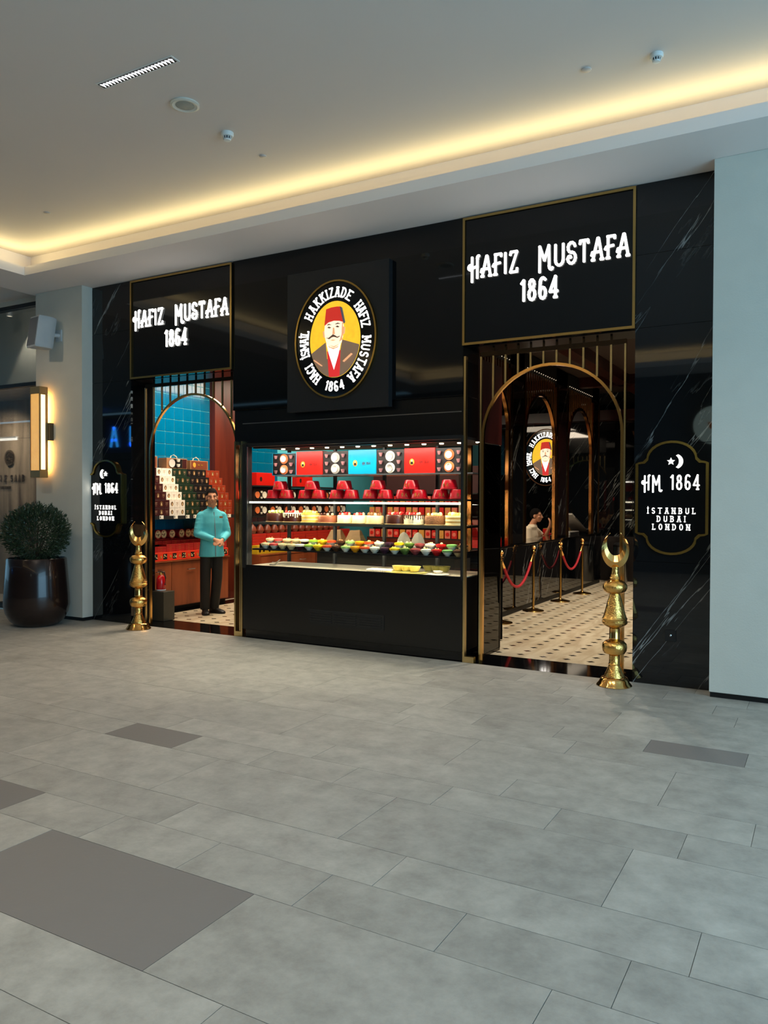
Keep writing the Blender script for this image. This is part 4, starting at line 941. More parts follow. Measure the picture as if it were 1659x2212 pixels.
# ---- dessert bowls in two rows
BC = {'cream': (236, 212, 158), 'pink': (226, 84, 78), 'white': (236, 234, 214), 'plum': (70, 26, 32), 'green': (150, 196, 62), 'yellow': (244, 200, 30), 'brown': (76, 44, 24), 'lime': (150, 190, 110),
      'orange': (230, 150, 20), 'coral': (232, 82, 40), 'purple': (60, 32, 50), 'olive': (90, 120, 50), 'maroon': (140, 60, 60), 'red': (196, 20, 20), 'sage': (120, 170, 100)}
order = [('cream', 'white', 'cream'), ('pink', 'white', 'red-topped pale'), ('cream', 'cream', 'plain beige'), ('cream', 'cream', 'second beige'), ('white', 'plum', 'plum and white'), ('green', 'white', 'bright green'),
         ('yellow', 'yellow', 'bright yellow'), ('coral', 'white', 'coral-topped white'), ('brown', 'brown', 'dark brown nut-topped'), ('lime', 'white', 'pale green'), ('orange', 'orange', 'orange'), ('coral', 'white', 'orange-red topped white'),
         ('white', 'white', 'plain white'), ('purple', 'purple', 'dark purple'), ('yellow', 'white', 'yellow-topped white'), ('olive', 'olive', 'dark green'), ('maroon', 'maroon', 'maroon'), ('white', 'white', 'creamy white'), ('red', 'red', 'glossy red'), ('sage', 'white', 'sage green topped white'), ('brown', 'cream', 'nut sprinkled')]
BOWLM = mat('bowl_glass_white', (225, 222, 205), .12, coat=.5)
for row, (yy, zz, x_a, x_b) in enumerate(((.13, 1.0625, -5.83, -3.32), (.26, 1.1125, -5.86, -3.33))):
    for i, (cont, bowl, nm) in enumerate(order):
        x = x_a+(x_b-x_a)*i/20
        t = thing('dessert_bowl', '%s dessert bowl, %s from the left in the %s row' % (nm, ORD[i], 'front' if row == 0 else 'raised back'), 'dessert', (x, yy, zz), 'dessert bowls in the %s row of the case' % ('front' if row == 0 else 'raised back'))
        bm_ = mat('dessert_'+bowl, BC[bowl], .35, noise=.1, coat=.3)
        MB().lathe([(.022, 0), (.024, .004), (.042, .022), (.053, .046), (.056, .058), (.052, .056)], (x, yy, zz), 20).xform(lambda v: v) .build('bowl', bm_, t, True) if False else None
        MB().lathe([(.022, zz), (.024, zz+.004), (.042, zz+.022), (.053, zz+.046), (.056, zz+.058), (.052, zz+.057)], (x, yy, 0), 20).build('bowl', bm_, t, True)
        cm = mat('filling_'+cont, BC[cont], .3, noise=.15, nscale=40, bump=.2, bscale=90)
        MB().lathe([(.0555, zz+.040), (.0575, zz+.060), (.04, zz+.066), (.001, zz+.069)], (x, yy, 0), 18).build('filling', cm, t, True)
        if i % 3 != 1:
            for k in range(3): MB().ball((x+random.uniform(-.022, .022), yy+random.uniform(-.02, .02), zz+.07), random.uniform(.007, .013), 7, 5).build('garnish', mat('garnish_'+('nut' if nm.find('nut') >= 0 or i < 5 else 'bright'), (150, 110, 66) if (nm.find('nut') >= 0 or i < 5) else (236, 226, 150), .5), t)
# ---- dishes on the deck
def tub(px, py, y, r_, h, z, m_, label, lobes=3, nm='baking_dish'):
    c = at(px, py, 1, y); t = thing(nm, label, 'dish', (c.x, y, z))
    for k in range(lobes):
        MB().lathe([(r_*.55, z), (r_*.75, z+h*.3), (r_, z+h), (r_*.93, z+h-.004), (r_*.7, z+h*.4)], (c.x+(k-(lobes-1)/2)*r_*1.35, y, 0), 22).build('cup', m_, t, True)
    return t
LEM = mat('lemon_ware', (232, 214, 120), .3, coat=.3)
MB_ = thing('serving_platter', 'flat pale yellow scalloped platter under the yellow cups at the case deck', 'platter', (-3.98, .2, .858))
MB().lathe([(.14, .859), (.16, .862), (.165, .870), (.15, .869)], (-3.98, .2, 0), 30).xform(lambda v: Vector((-3.98+(v.x+3.98)*1.55, v.y, v.z))).build('plate', LEM, MB_, True)
MB().lathe([(.1, .869), (.11, .873), (.02, .875)], (-3.98, .2, 0), 24).xform(lambda v: Vector((-3.98+(v.x+3.98)*1.3, v.y, v.z))).build('raised_centre', LEM, MB_, True)
tub(878, 1232, .2, .072, .055, .876, LEM, 'pale yellow joined cups standing on the scalloped platter')
tub(943, 1222, .5, .07, .06, .859, mat('olive_ware', (150, 138, 66), .35), 'olive coloured joined cups further back at the right of the deck')
c = at(946, 1240, 1, .17); t = thing('small_dish', 'small white square dish on a saucer at the right of the case deck', 'dish', (c.x, .17, .845))
MB().lathe([(.11, .859), (.13, .866), (.05, .866)], (c.x, .17, 0), 8).build('saucer', WHT, t); MB().lathe([(.03, .866), (.062, .898), (.055, .897), (.02, .875)], (c.x, .17, 0), 4).build('bowl', WHT, t)
for k, px in enumerate((805, 822, 840)):
    c = at(px, 1233, 1, .16); t = thing('foil_tray', ('left', 'middle', 'right')[k]+' one of three white rectangular trays left of the yellow platter', 'tray', (c.x, .16, .846))
    MB().box(c.x-.048, c.x+.048, .10, .24, .859, .888, .008).build('tray', WHT, t); MB().box(c.x-.04, c.x+.04, .11, .23, .888, .890).build('filling', mat('cake_white'), t)
c = at(592, 1222, 1, .16); t = thing('serving_tongs', 'steel tongs leaning upward at the left of the case deck', 'tongs', (c.x, .16, .846))
for dy in (-.006, .006): MB().tube([(c.x-.06, .16+dy, .868), (c.x, .16+dy*2, .865), (c.x+.09, .16, .935)], [.007, .005, .006], 8).build('arm', STEEL, t, True)
# ================================================================ LEFT SHELVES INSIDE THE SHOP
SHX = -8.705
t = thing('wall_cabinet', 'long reddish wood cabinet run under the left wall display', 'cabinet', (-8.5, 1.3, 0))
MB().box(SHX, -8.33, .44, 2.34, .07, .73).build('carcass', CABW, t); MB().box(SHX, -8.38, .44, 2.34, .001, .07).build('toe_kick', MATBLK, t)
MB().box(SHX, -8.29, .43, 2.345, .73, .75).build('top', CABW, t)
for k, (y0, y1) in enumerate(((.45, 1.09), (1.1, 1.72), (1.73, 2.33))):
    d = MB().box(-8.33, -8.312, y0, y1, .08, .72, .002).build('door', CABW, t)
    MB().tube([(-8.312, y1-.30, .60), (-8.29, y1-.30, .60), (-8.29, y1-.16, .60), (-8.312, y1-.16, .60)], .006, 8).build('handle', STEEL, d)
t = thing('wall_cabinet', 'reddish wood cabinet run deeper in, seen through the glass case', 'cabinet', (-8.5, 4.4, 0))
MB().box(SHX, -8.2, 3.0, 6.2, .07, .70).build('carcass', CABW, t); MB().box(SHX, -8.18, 3.0, 6.2, .70, .72).build('top', CABW, t)
for k in range(4):
    d = MB().box(-8.2, -8.185, 3.01+k*.8, 3.79+k*.8, .09, .69, .002).build('door', CABW, t); MB().tube([(-8.185, 3.3+k*.8, .58), (-8.165, 3.32+k*.8, .58), (-8.165, 3.46+k*.8, .58), (-8.185, 3.48+k*.8, .58)], .006, 6).build('handle', STEEL, d)
# stepped display shelf
t = thing('stepped_shelf', 'black wall shelf with rising steps that carry the rows of boxes', 'shelf', (-8.5, 1.3, 1.37))
MB().box(SHX, -8.20, .43, 2.34, 1.36, 1.40).build('shelf_board', MATBLK, t)
BH, BD, BP = .117, .12, .104
fronts = [-8.235, -8.235, -8.30, -8.365, -8.43, -8.495]      # from the bottom row up
for k in range(1, 6):
    f = fronts[k]-BD
    if f > SHX+.01: MB().box(SHX, f, .44, 2.33, 1.40+(k-1)*BH if k > 1 else 1.40, 1.40+k*BH-.001).build('step', MATBLK, t)
MB().box(-8.205, -8.195, .43, 2.34, 1.355, 1.405).build('edge_strip', MATBLK, t)
tg = MB().box(-8.195, -8.19, 0, .07, 1.365, 1.41)
for k, y in enumerate((.74, 1.02, 1.26, 1.42, 2.18)):
    o = MB().box(-8.195, -8.190, y, y+.075, 1.362, 1.412).build('price_tag', mat('tag_paper', (226, 218, 200), .7), None); tag(o, 'small cream price tag on the shelf edge, %s from the doorway' % ('first', 'second', 'third', 'fourth', 'last')[k], 'price tag', 'price tags under the stacked boxes')
    MB().box(-8.1899, -8.1894, y+.008, y+.022, 1.372, 1.402).build('tag_print', NAVY, o)
colors = {'red': ((150, 22, 18), 'bright red'), 'maroon': ((58, 16, 16), 'dark maroon'), 'white': ((228, 216, 200), 'cream white'), 'green': ((22, 42, 26), 'dark green'), 'black': ((18, 15, 17), 'near black'), 'rust': ((140, 48, 22), 'rust orange')}
seq = ['red']*2+['maroon']*3+['white']*3+['green']*3+['black']*4+['rust']*3
proto = {}
rn = ('bottom', 'second', 'third', 'fourth', 'fifth', 'top')
for cl, (rgb, nm) in colors.items():
    for kind in ('portrait', 'text'):
        t = thing('sweet_box', nm, 'box', (0, 0, 0), '%s sweet boxes on the stepped shelf' % nm)
        MB().box(-BD, 0, .0015, BP-.0015, 0, BH-.003, .002).build('carton', mat('carton_'+cl, rgb, .4, noise=.08), t)
        if kind == 'portrait':
            cy, cz, n = BP/2, BH/2, 16
            for rr_, x_, mm, nn in ((1, .0012, mat('badge_gold', (190, 140, 70), .4, .4), 'badge_rim'), (.85, .0018, mat('badge_field', (44, 24, 20), .5), 'badge')):
                MB().prism([(cy+.024*rr_*math.cos(k*2*PI/n), cz+.032*rr_*math.sin(k*2*PI/n)) for k in range(n)], 0, -.001, x_).build(nn, mm, t)
            MB().prism([(cy-.013, cz-.02), (cy+.013, cz-.02), (cy+.007, cz+.0), (cy+.008, cz+.016), (cy-.008, cz+.016), (cy-.007, cz)], 0, 0, .0024).build('badge_figure', mat('badge_fig', (222, 180, 130), .5), t)
        else:
            for z_, w_ in ((.075, .05), (.062, .036), (.05, .044), (.03, .02)):
                MB().box(0, .0012, BP/2-w_/2, BP/2+w_/2, z_, z_+.004).build('print_line', mat('print_gold' if cl != 'white' else 'print_brown', (170, 130, 100), .5), t)
        proto[cl, kind] = [t, False]
cnt = {}
for r_ in range(6):
    for i, cl in enumerate(seq):
        j = i-seq.index(cl); kind = 'portrait' if ((cl in ('white',) and j in (0, 2)) or (cl in ('maroon', 'green', 'rust', 'red') and j == 1) or (cl == 'black' and j in (1, 3))) else 'text'
        y = .455+i*BP; z = 1.40+r_*BH
        where = {'portrait': 'with an oval portrait', 'text': 'with fine printing'}[kind]
        lb = '%s sweet box %s, %s from the doorway in the %s row' % (colors[cl][1], where, ORD[i], rn[r_])
        src = proto[cl, kind]
        if not src[1]: src[0].location = (fronts[r_], y, z); src[0]['label'] = lb; src[1] = True
        else: copy_thing(src[0], (fronts[r_], y, z), lb)
# cardboard carriers on top
KR = mat('kraft_board', (150, 104, 66), .6, noise=.06)
ztop = 1.40+6*BH+.001
def carrier(y0, y1, h, label, open_):
    t = thing('carry_box', label, 'box', (-8.6, (y0+y1)/2, ztop))
    x0, x1 = -8.70, -8.53
    MB().box(x0, x1, y0, y1, ztop, ztop+h, .003).build('carton', KR, t)
    cy = (y0+y1)/2
    MB().tube([(-8.6, cy-.07, ztop+h), (-8.6, cy-.055, ztop+h+.035), (-8.6, cy, ztop+h+.055), (-8.6, cy+.055, ztop+h+.03), (-8.6, cy+.07, ztop+h)], .007, 8).build('handle', mat('rope_cream', (226, 214, 190), .6), t, True)
    if open_:
        MB().box(x1, x1+.003, y0+.09, y1-.10, ztop+.012, ztop+h-.012).build('window', NAVY, t)
        MB().lathe([(.06, x1+.003), (.062, x1+.012), (.04, x1+.008)], (0, y0+.10, ztop+h/2), 22, 0).build('saucer', SILV, t, True)
        for z_ in (.045, .12): MB().lathe([(.02, ztop+z_-.02), (.03, ztop+z_+.02), (.026, ztop+z_+.022)], (x1+.026, cy+.0, 0), 14).build('cup', WHT, t, True)
        MB().box(x1+.003, x1+.005, y1-.095, y1-.012, ztop+.012, ztop+h-.012).build('leaflet', mat('carton_maroon'), t)
    else:
        MB().box(x1, x1+.003, y0+.02, y1-.02, ztop+.012, ztop+h-.012).build('front_label', mat('carton_brown', (112, 52, 28), .5), t)
        MB().prism([(y0+.085+.032*math.cos(k*PI/8), ztop+h/2+.038*math.sin(k*PI/8)) for k in range(16)], 0, x1+.003, x1+.006).build('portrait_badge', mat('badge_orange'), t)
        for k in range(2): MB().box(x1+.003, x1+.006, y0+.16+k*.07, y0+.20+k*.07, ztop+h*.45, ztop+h*.58).build('gold_print', GPR, t)
    return t
def yb(px, x=-8.53): return at(px, 1000, 0, x).y
carrier(.46, yb(340), .165, 'brown carry box with a rope handle at the left end of the top row', False)
carrier(yb(360), yb(402)+.02, .155, 'open brown carry box showing a saucer and cups in the middle of the top row', True)
carrier(yb(411), yb(449), .14, 'brown carry box with an oval portrait at the right end of the top row', False)
# lower display on the cabinet: orange-red window boxes, flat red boxes, round gift tins
ORB = mat('window_box_red', (222, 52, 22), .4); n = 10; pw = .186
for k in range(n):
    y = .46+k*pw
    t = thing('window_box', 'orange red sweets box with a clear window on the cabinet, %s from the doorway' % ORD[k], 'box', (-8.30, y, .751), 'orange red window boxes along the cabinet front')
    MB().box(-8.46, -8.305, y+.001, y+pw-.001, .751, .875, .002).build('carton', ORB, t)
    MB().box(-8.305, -8.3035, y+.09, y+pw-.02, .775, .855).build('window', NAVY, t)
    for q in range(6): MB().ball((-8.302, y+.10+.06*random.random(), .785+.055*random.random()), .008, 6, 5).build('sweet', mat('pale_sweet', (214, 186, 130), .5), t)
    MB().prism([(y+.05+.016*math.cos(a_*PI/7), .812+.021*math.sin(a_*PI/7)) for a_ in range(14)], 0, -8.305, -8.302).build('portrait_badge', mat('badge_gold'), t)
FLB = [mat('flat_box_red_%s' % a_, c, .42) for a_, c in (('deep', (168, 26, 22)), ('warm', (186, 40, 28)), ('dark', (140, 24, 22)))]
prt = None
for tier, (x1, z0, nl) in enumerate(((-8.335, .876, 4), (-8.42, .876+.108, 2), (-8.50, .876+.162, 1))):
    for k in range(10):
        for q in range(nl):
            if tier == 0 and k < 3 and q == 3: continue
            y = .455+k*.187; lb = 'flat red sweets box, %s layer of the %s pile from the doorway, %s tier' % (ORD[q], ORD[k], ('front', 'middle', 'rear')[tier])
            if prt is None:
                prt = thing('flat_box', lb, 'box', (0, 0, 0), 'flat red boxes piled on the cabinet')
                MB().box(-.15, 0, .003, .184, 0, .0262, .002).build('carton', FLB[0], prt)
                MB().box(-.001, .0012, .06, .10, .008, .012).build('print_line', GPR, prt)
                prt.location = (x1, y, z0+q*.027)
            else: copy_thing(prt, (x1, y, z0+q*.027), lb)
MB_s = MB().box(SHX, -8.57, .44, 2.33, .751, 1.03).box(-8.57, -8.46, .44, 2.33, .751, .87); tag(MB_s.build('display_riser', MATBLK), 'black riser behind the flat red boxes on the cabinet', 'riser')
prt = None
for k, y in enumerate([.52, .66, .80, .945, 1.085, 1.225, 1.42, 1.56, 1.70, 1.84, 1.98, 2.12]):
    lb = 'round gift tin lying with its picture end outward, %s from the doorway' % ORD[k]
    if prt is None:
        prt = thing('round_tin', lb, 'tin', (0, 0, 0), 'round gift tins on the red boxes')
        MB().lathe([(.060, -.16), (.062, -.15), (.062, -.004), (.066, 0), (.058, .002)], (0, 0, .066), 24, 0).build('tube', mat('tin_red', (150, 26, 30), .3), prt, True)
        MB().lathe([(.056, .0), (.054, .003)], (0, 0, .066), 20, 0).build('lid', mat('tin_lid_cream', (206, 176, 130), .3, noise=.5, nscale=40), prt)
        for q in range(7): a_ = q*2.4; r_ = .008+.005*q; MB().ball((.005, r_*math.cos(a_), .066+r_*math.sin(a_)), (.004, .011, .009), 7, 5).build('sweet_picture', mat('pic_'+('dark', 'light')[q % 2], ((110, 60, 40), (240, 214, 160))[q % 2], .5), prt)
        prt.location = (-8.43, y, 1.066)
    else: copy_thing(prt, (-8.43 if k % 4 else -8.46, y, 1.066), lb)
# ---- shelves deeper on the left wall, seen through the case
t = thing('wall_shelf', 'dark wall shelves of tea sets seen through the left end of the glass case', 'shelf', (-8.5, 4.2, 1.0))
for z in (1.36, 1.62, 1.88): MB().box(SHX, -8.36, 3.0, 6.2, z-.02, z).build('shelf_board', MATBLK, t)
for r_, z in enumerate((1.362, 1.622)):
    for k in range(7):
        y = 3.1+k*.42; lb = 'dark tea set box with two plates, %s on the %s shelf behind the case' % (ORD[k], ('lower', 'upper')[r_])
        t = thing('tea_set_box', lb, 'gift box', (-8.4, y, z), 'tea set boxes on the shelves behind the case')
        MB().box(-8.56, -8.42, y, y+.38, z, z+.2, .003).build('tray', mat('box_inlay_dark'), t)
        for dy in (.09, .28): MB().lathe([(.055, -8.42), (.058, -8.405), (.03, -8.408)], (0, y+dy, z+.1), 18, 0).build('plate', ORNG if dy < .1 else WHT, t, True)
        for dz in (.05, .15): MB().lathe([(.014, z+dz-.018), (.022, z+dz+.016)], (-8.40, y+.185, 0), 10).build('cup', WHT, t)
for k, y in enumerate((3.15, 4.3)):
    t = thing('gift_box', ('left', 'right')[k]+' bright red gift box on the upper shelf behind the case', 'gift box', (-8.4, y, 1.88)); MB().box(-8.5, -8.40, y, y+.5, 1.881, 2.1, .003).build('lid', REDB, t)
    MB().prism([(y+.12+.03*math.cos(a_*PI/7), 1.99+.04*math.sin(a_*PI/7)) for a_ in range(14)], 0, -8.40, -8.397).build('portrait_badge', mat('badge_field'), t)
prt = None
for k in range(14):
    lb = 'brown cone of wrapped sweets, %s from the pillar on the deeper cabinet' % ORD[k]; y = 3.1+k*.2
    if prt is None:
        prt = thing('sweet_cone', lb, 'sweets', (0, 0, 0), 'wrapped sweets behind the case'); MB().lathe([(.05, 0), (.075, .05), (.06, .11), (.01, .17)], (0, 0, 0), 14).build('wrap', mat('wrap_brown', (130, 60, 40), .3, noise=.5, nscale=40), prt, True); MB().ball((0, 0, .175), .016, 8, 6).build('knot', GPR, prt); prt.location = (-8.45, y, 1.065)
    else: copy_thing(prt, (-8.45, y, 1.065), lb)
prt = None
for q in range(4):
    for k in range(8):
        lb = 'flat orange red box on the deeper cabinet, %s layer of the %s pile' % (ORD[q], ORD[k])
        if prt is None:
            prt = thing('flat_box', lb, 'box', (-8.4, 3.05, .87), 'flat boxes piled deeper on the cabinet'); MB().box(-8.6, -8.4, 3.05, 3.42, .87, .915, .003).build('carton', FLB[1], prt)
        else: copy_thing(prt, (-8.4, 3.05+k*.385, .87+q*.048), lb)
for k in range(12):
    y = 3.05+k*.26; t = thing('yellow_box', 'yellow box with a dark oval print, %s in the row on the deeper cabinet' % ORD[k], 'box', (-8.3, y, .721), 'yellow boxes on the deeper cabinet')
    MB().box(-8.6, -8.3, y, y+.25, .721, .869, .003).build('carton', mat('yellow_carton', (206, 170, 30), .5), t)
    MB().prism([(y+.07+.03*math.cos(a_*PI/6), .795+.045*math.sin(a_*PI/6)) for a_ in range(12)], 0, -8.3, -8.297).build('badge', NAVY, t); MB().box(-8.3, -8.298, y+.15, y+.2, .76, .83).build('print', NAVY, t)

# ---- red packets rack on the staff side
t = thing('packet_rack', 'tall rack of shelves behind the glass case', 'shelf', (-6.3, 6.4, 0))
for z in (.9, 1.12, 1.34, 1.56, 1.78): MB().box(-8.1, -5.7, 6.3, 6.55, z-.02, z).build('shelf_board', MATBLK, t)
MB().box(-8.1, -5.7, 6.55, 6.6, 0, 2.3).build('back_panel', mat('rack_back', (60, 20, 18), .6), t); MB().box(-8.1, -5.7, 6.3, 6.55, 0, .88).build('cupboard', WOOD, t)
prt = None; PK = [mat('packet_'+a_, c, .4) for a_, c in (('pink', (226, 120, 100)), ('red', (206, 30, 26)), ('amber', (214, 150, 70)))]
k = 0
for r_, z in enumerate((.9, 1.12, 1.34, 1.56)):
    for i in range(16):
        y = 6.36; x = -8.0+i*.14
        t = thing('sweet_packet', 'small round-faced packet, %s from the left on the %s rack shelf' % (ORD[i], ('bottom', 'second', 'third', 'top')[r_]), 'packet', (x, y, z), 'packets on the rack behind the case')
        MB().box(x-.055, x+.055, y-.04, y+.04, z+.001, z+.16, .006).build('pouch', PK[(i+r_) % 3], t)
        MB().prism([(x+.038*math.cos(a_*PI/6), z+.085+.038*math.sin(a_*PI/6)) for a_ in range(12)], 1, y-.046, y-.04).build('round_face', PK[(i*2+r_+1) % 3], t)
t = thing('staff_counter', 'low dark back counter behind the case', 'counter', (-4.8, 1.9, 0))
MB().box(-6.2, -4.1, 1.75, 2.25, .05, .92).build('carcass', MATBLK, t); MB().box(-6.22, -4.08, 1.73, 2.27, .92, .95).build('top', STEEL, t)
for k, px in enumerate((727, 768)):
    c = at(px, 1160, 1, 1.95); o = thing('paper_sack', ('left', 'right')[k]+' crumpled brown paper sack behind the bowls', 'sack', (c.x, 1.95, .95))
    mb = MB().box(-.16, .16, -.08, .08, 0, .26); mb.v = []; mb.f = []
    for z_, w_, d_ in ((0, .145, .09), (.1, .14, .085), (.2, .10, .05), (.27, .08, .02)): mb.v += [(-w_, -d_, z_), (-w_*.2, -d_*1.25, z_), (w_, -d_, z_+.01), (w_*1.05, 0, z_), (w_, d_, z_), (-w_, d_, z_-.005*0)]
    for i in range(3):
        for j in range(6): mb.f.append((i*6+j, i*6+(j+1) % 6, i*6+6+(j+1) % 6, i*6+6+j))
    mb.f += [(5, 4, 3, 2, 1, 0), (18, 19, 20, 21, 22, 23)]
    mb.xform(lambda v: v+Vector((c.x, 1.95, .95))).build('paper', mat('sack_paper', (188, 150, 104), .7, noise=.2, bump=.5, bscale=30), o)
for k, (px, w_) in enumerate(((872, .10), (903, .098))):
    c = at(px, 1160, 1, 1.95); o = thing('cloth_bundle', ('left', 'right')[k]+' white draped cloth behind the bowls at the right half of the case', 'cloth', (c.x, 1.95, .95))
    mb = MB(); n = 18
    for z_, s_ in ((0, 1.1), (.08, 1.0), (.17, .8), (.24, .45), (.265, .1)):
        for j in range(n): a_ = 2*PI*j/n; q = s_*(1+.10*math.sin(5*a_+k)); mb.v.append((c.x+w_*q*math.cos(a_), 1.95+.09*q*math.sin(a_), .951+z_))
    for i in range(4):
        for j in range(n): mb.f.append((i*n+j, i*n+(j+1) % n, i*n+n+(j+1) % n, i*n+n+j))
    mb.f += [tuple(range(n))[::-1], tuple(range(4*n, 5*n))]; mb.build('folds', mat('white_cloth', (226, 218, 196), .8, bump=.4, bscale=16), o, True)

# ---- extinguisher on its box inside the narrow doorway
t = thing('pedestal_box', 'dark grey metal pedestal box inside the narrow doorway', 'pedestal', (-7.86, .45, 0))
MB().box(-8.05, -7.73, .36, .56, .001, .40, .005).build('body', mat('pedestal_grey', (74, 68, 56), .35, .3), t)
p = (-7.88, .46)
t = thing('fire_extinguisher', 'small red fire extinguisher standing on the dark grey pedestal', 'fire extinguisher', (p[0], p[1], .401))
RX = mat('extinguisher_red', (196, 14, 20), .2, coat=.5)
MB().lathe([(.058, .401), (.062, .408), (.064, .50), (.060, .56), (.04, .60), (.02, .615)], (*p, 0), 24).build('cylinder', RX, t, True)
MB().lathe([(.0645, .405), (.0645, .418)], (*p, 0), 24).build('base_band', WHITEP, t)
MB().lathe([(.02, .615), (.022, .64), (.014, .655)], (*p, 0), 14).build('valve', BRASS, t); MB().box(p[0]-.05, p[0]+.03, p[1]-.008, p[1]+.008, .655, .665).box(p[0]-.055, p[0]+.02, p[1]-.008, p[1]+.008, .675, .683).build('lever', STEEL, t)
MB().tube([(p[0]+.02, p[1], .64), (p[0]+.06, p[1], .65), (p[0]+.085, p[1], .58), (p[0]+.075, p[1], .48)], .008, 8).build('hose', MATBLK, t, True)
# wooden door leaf left open in the narrow doorway, glass leaf in the wide one
t = thing('door_leaf', 'narrow mahogany door jamb post at the right of the narrow doorway', 'door', (-6.34, .18, 0)); MB().box(-6.32, -6.26, .165, .285, .003, 2.28, .004).build('panel', WOOD, t); MB().box(-6.33, -6.32, .20, .24, 1.0, 1.5).build('pull_handle', BRASS, t)
t = thing('glass_door_leaf', 'open smoked glass door leaf at the left of the wide entrance', 'door', (-3.16, .2, 0))
MB().box(-3.135, -3.123, .2, .80, .02, 2.24).build('pane', SMOKE, t); MB().box(-3.14, -3.118, .2, .80, .003, .03).box(-3.14, -3.118, .795, .81, .03, 2.25).build('edge_rail', mat('dark_bronze'), t)
struct(MB().box(-3.14, -3.118, .2, .82, 2.25, 3.1).build('trim_9', DWOOD), 'mahogany transom panel above the glass leaf')

# ================================================================ RIGHT HALF: BAR, ARCHES, ROPES
CX = -3.95
struct(MB().box(-4.3, CX, 1.2, 8.5, .001, 1.0).build('bar_core', MARBY)) if False else None
t = thing('bar_counter', 'long polished black marble bar counter running into the shop', 'counter', (CX-.2, 5, 0))
for k, (y0, y1) in enumerate(((2.5, 3.4), (3.4, 4.3), (4.3, 5.8), (5.8, 7.2), (7.2, 8.5))):
    MB().box(-4.40, CX, y0+.002, y1-.002, .08, .97).build('front_panel', MARBY, t)
MB().box(-4.40, CX-.02, 2.5, 8.5, .001, .08).build('plinth', MATBLK, t)
MB().box(-4.42, CX+.01, 2.48, 8.52, .97, 1.0, .003).build('counter_top', mat('bar_top_black', (10, 10, 10), .08), t)
# overhead arcade on piers, in a plane x = CX-.15
XA = -4.02
piers = ((3.42, 4.08), (5.62, 6.32), (7.95, 8.5))
t = thing('bar_arcade', 'arcade of black piers with gold arches and hanging bars standing on the bar', 'arcade', (XA, 5, 1.0))
for k, (y0, y1) in enumerate(piers):
    MB().box(XA-.05, XA+.02, y0+.03, y1-.03, 1.001, 3.88).build('pier', MARBY, t)
    for y in (y0, y0+.1, y1-.03): MB().box(XA-.01, XA+.035, y, y+.016, 1.001, 3.55).build('gold_strip', mat('warm_gold', (176, 120, 66), .18, 1), t)
MB().box(XA-.05, XA+.02, 2.0, 8.5, 3.62, 3.88).build('fascia', MATBLK, t)
spans = ((2.0, 3.42), (4.08, 5.62), (6.32, 7.95))
for (y0, y1) in spans:
    cy = (y0+y1)/2; R = (y1-y0)/2; zc = 3.36-R*1.0; n = 24; mb = MB()
    for k in range(n+1):
        a_ = PI*k/n
        for rr_, xx in ((R, XA-.02), (R, XA+.03), (R-.05, XA+.03), (R-.05, XA-.02)): mb.v.append((xx, cy-rr_*math.cos(a_), zc+rr_*math.sin(a_)))
    for k in range(n):
        for j in range(4): mb.f.append((k*4+j, k*4+(j+1) % 4, k*4+4+(j+1) % 4, k*4+4+j))
    mb.f += [(3, 2, 1, 0), (n*4, n*4+1, n*4+2, n*4+3)]; mb.build('gold_arch', mat('warm_gold'), t, True)
    for y in (y0+.01, y1-.06): MB().box(XA-.02, XA+.03, y, y+.05, 1.001, zc).build('arch_leg', mat('warm_gold'), t)
    nb = 14
    for k in range(nb):
        y = y0+.06+(y1-y0-.12)*k/(nb-1); dy = abs(y-cy); zb = zc+math.sqrt(max(0, R*R-dy*dy))
        MB().box(XA, XA+.02, y-.012, y+.012, zb, 3.62).build('hanging_bar', mat('warm_gold', (176, 120, 66), .18, 1), t)
        MB().ball((XA+.035, y, 3.66), .0065, 6, 5).build('bulb', mat('tiny_bulb', (255, 235, 205), .5, emis=(255, 232, 200), es=1.1, noise=0), t)
# stanchions with ropes
BRD2 = mat('aged_brass', (178, 140, 76), .22, 1)
def stanchion_parts(t):
    MB().lathe([(.155, 0), (.16, .006), (.155, .014), (.09, .028), (.03, .04), (.024, .05)], (0, 0, 0), 32).build('base', BRD2, t, True)
    MB().lathe([(.019, .045), (.019, .84)], (0, 0, 0), 16).build('pole', BRD2, t, True)
    MB().lathe([(.019, .84), (.034, .846), (.034, .856), (.02, .862), (.02, .872), (.034, .885), (.028, .905), (.014, .915), (.03, .93), (.034, .95), (.022, .972), (.004, .98)], (0, 0, 0), 18).build('finial', BRASS, t, True)
S = [(-3.80, 3.93), (-3.78, 5.22), (-3.76, 6.45)]
sp_ = thing('rope_stanchion', 'nearest brass rope stanchion before the bar', 'stanchion', (0, 0, 0), 'brass stanchions along the bar'); stanchion_parts(sp_); sp_.location = (*S[0], 0)
copy_thing(sp_, (*S[1], 0), 'middle brass rope stanchion before the bar'); copy_thing(sp_, (*S[2], 0), 'farthest brass rope stanchion before the bar')
ROPE = mat('red_velvet_rope', (186, 24, 40), .6, bump=.5, bscale=90)
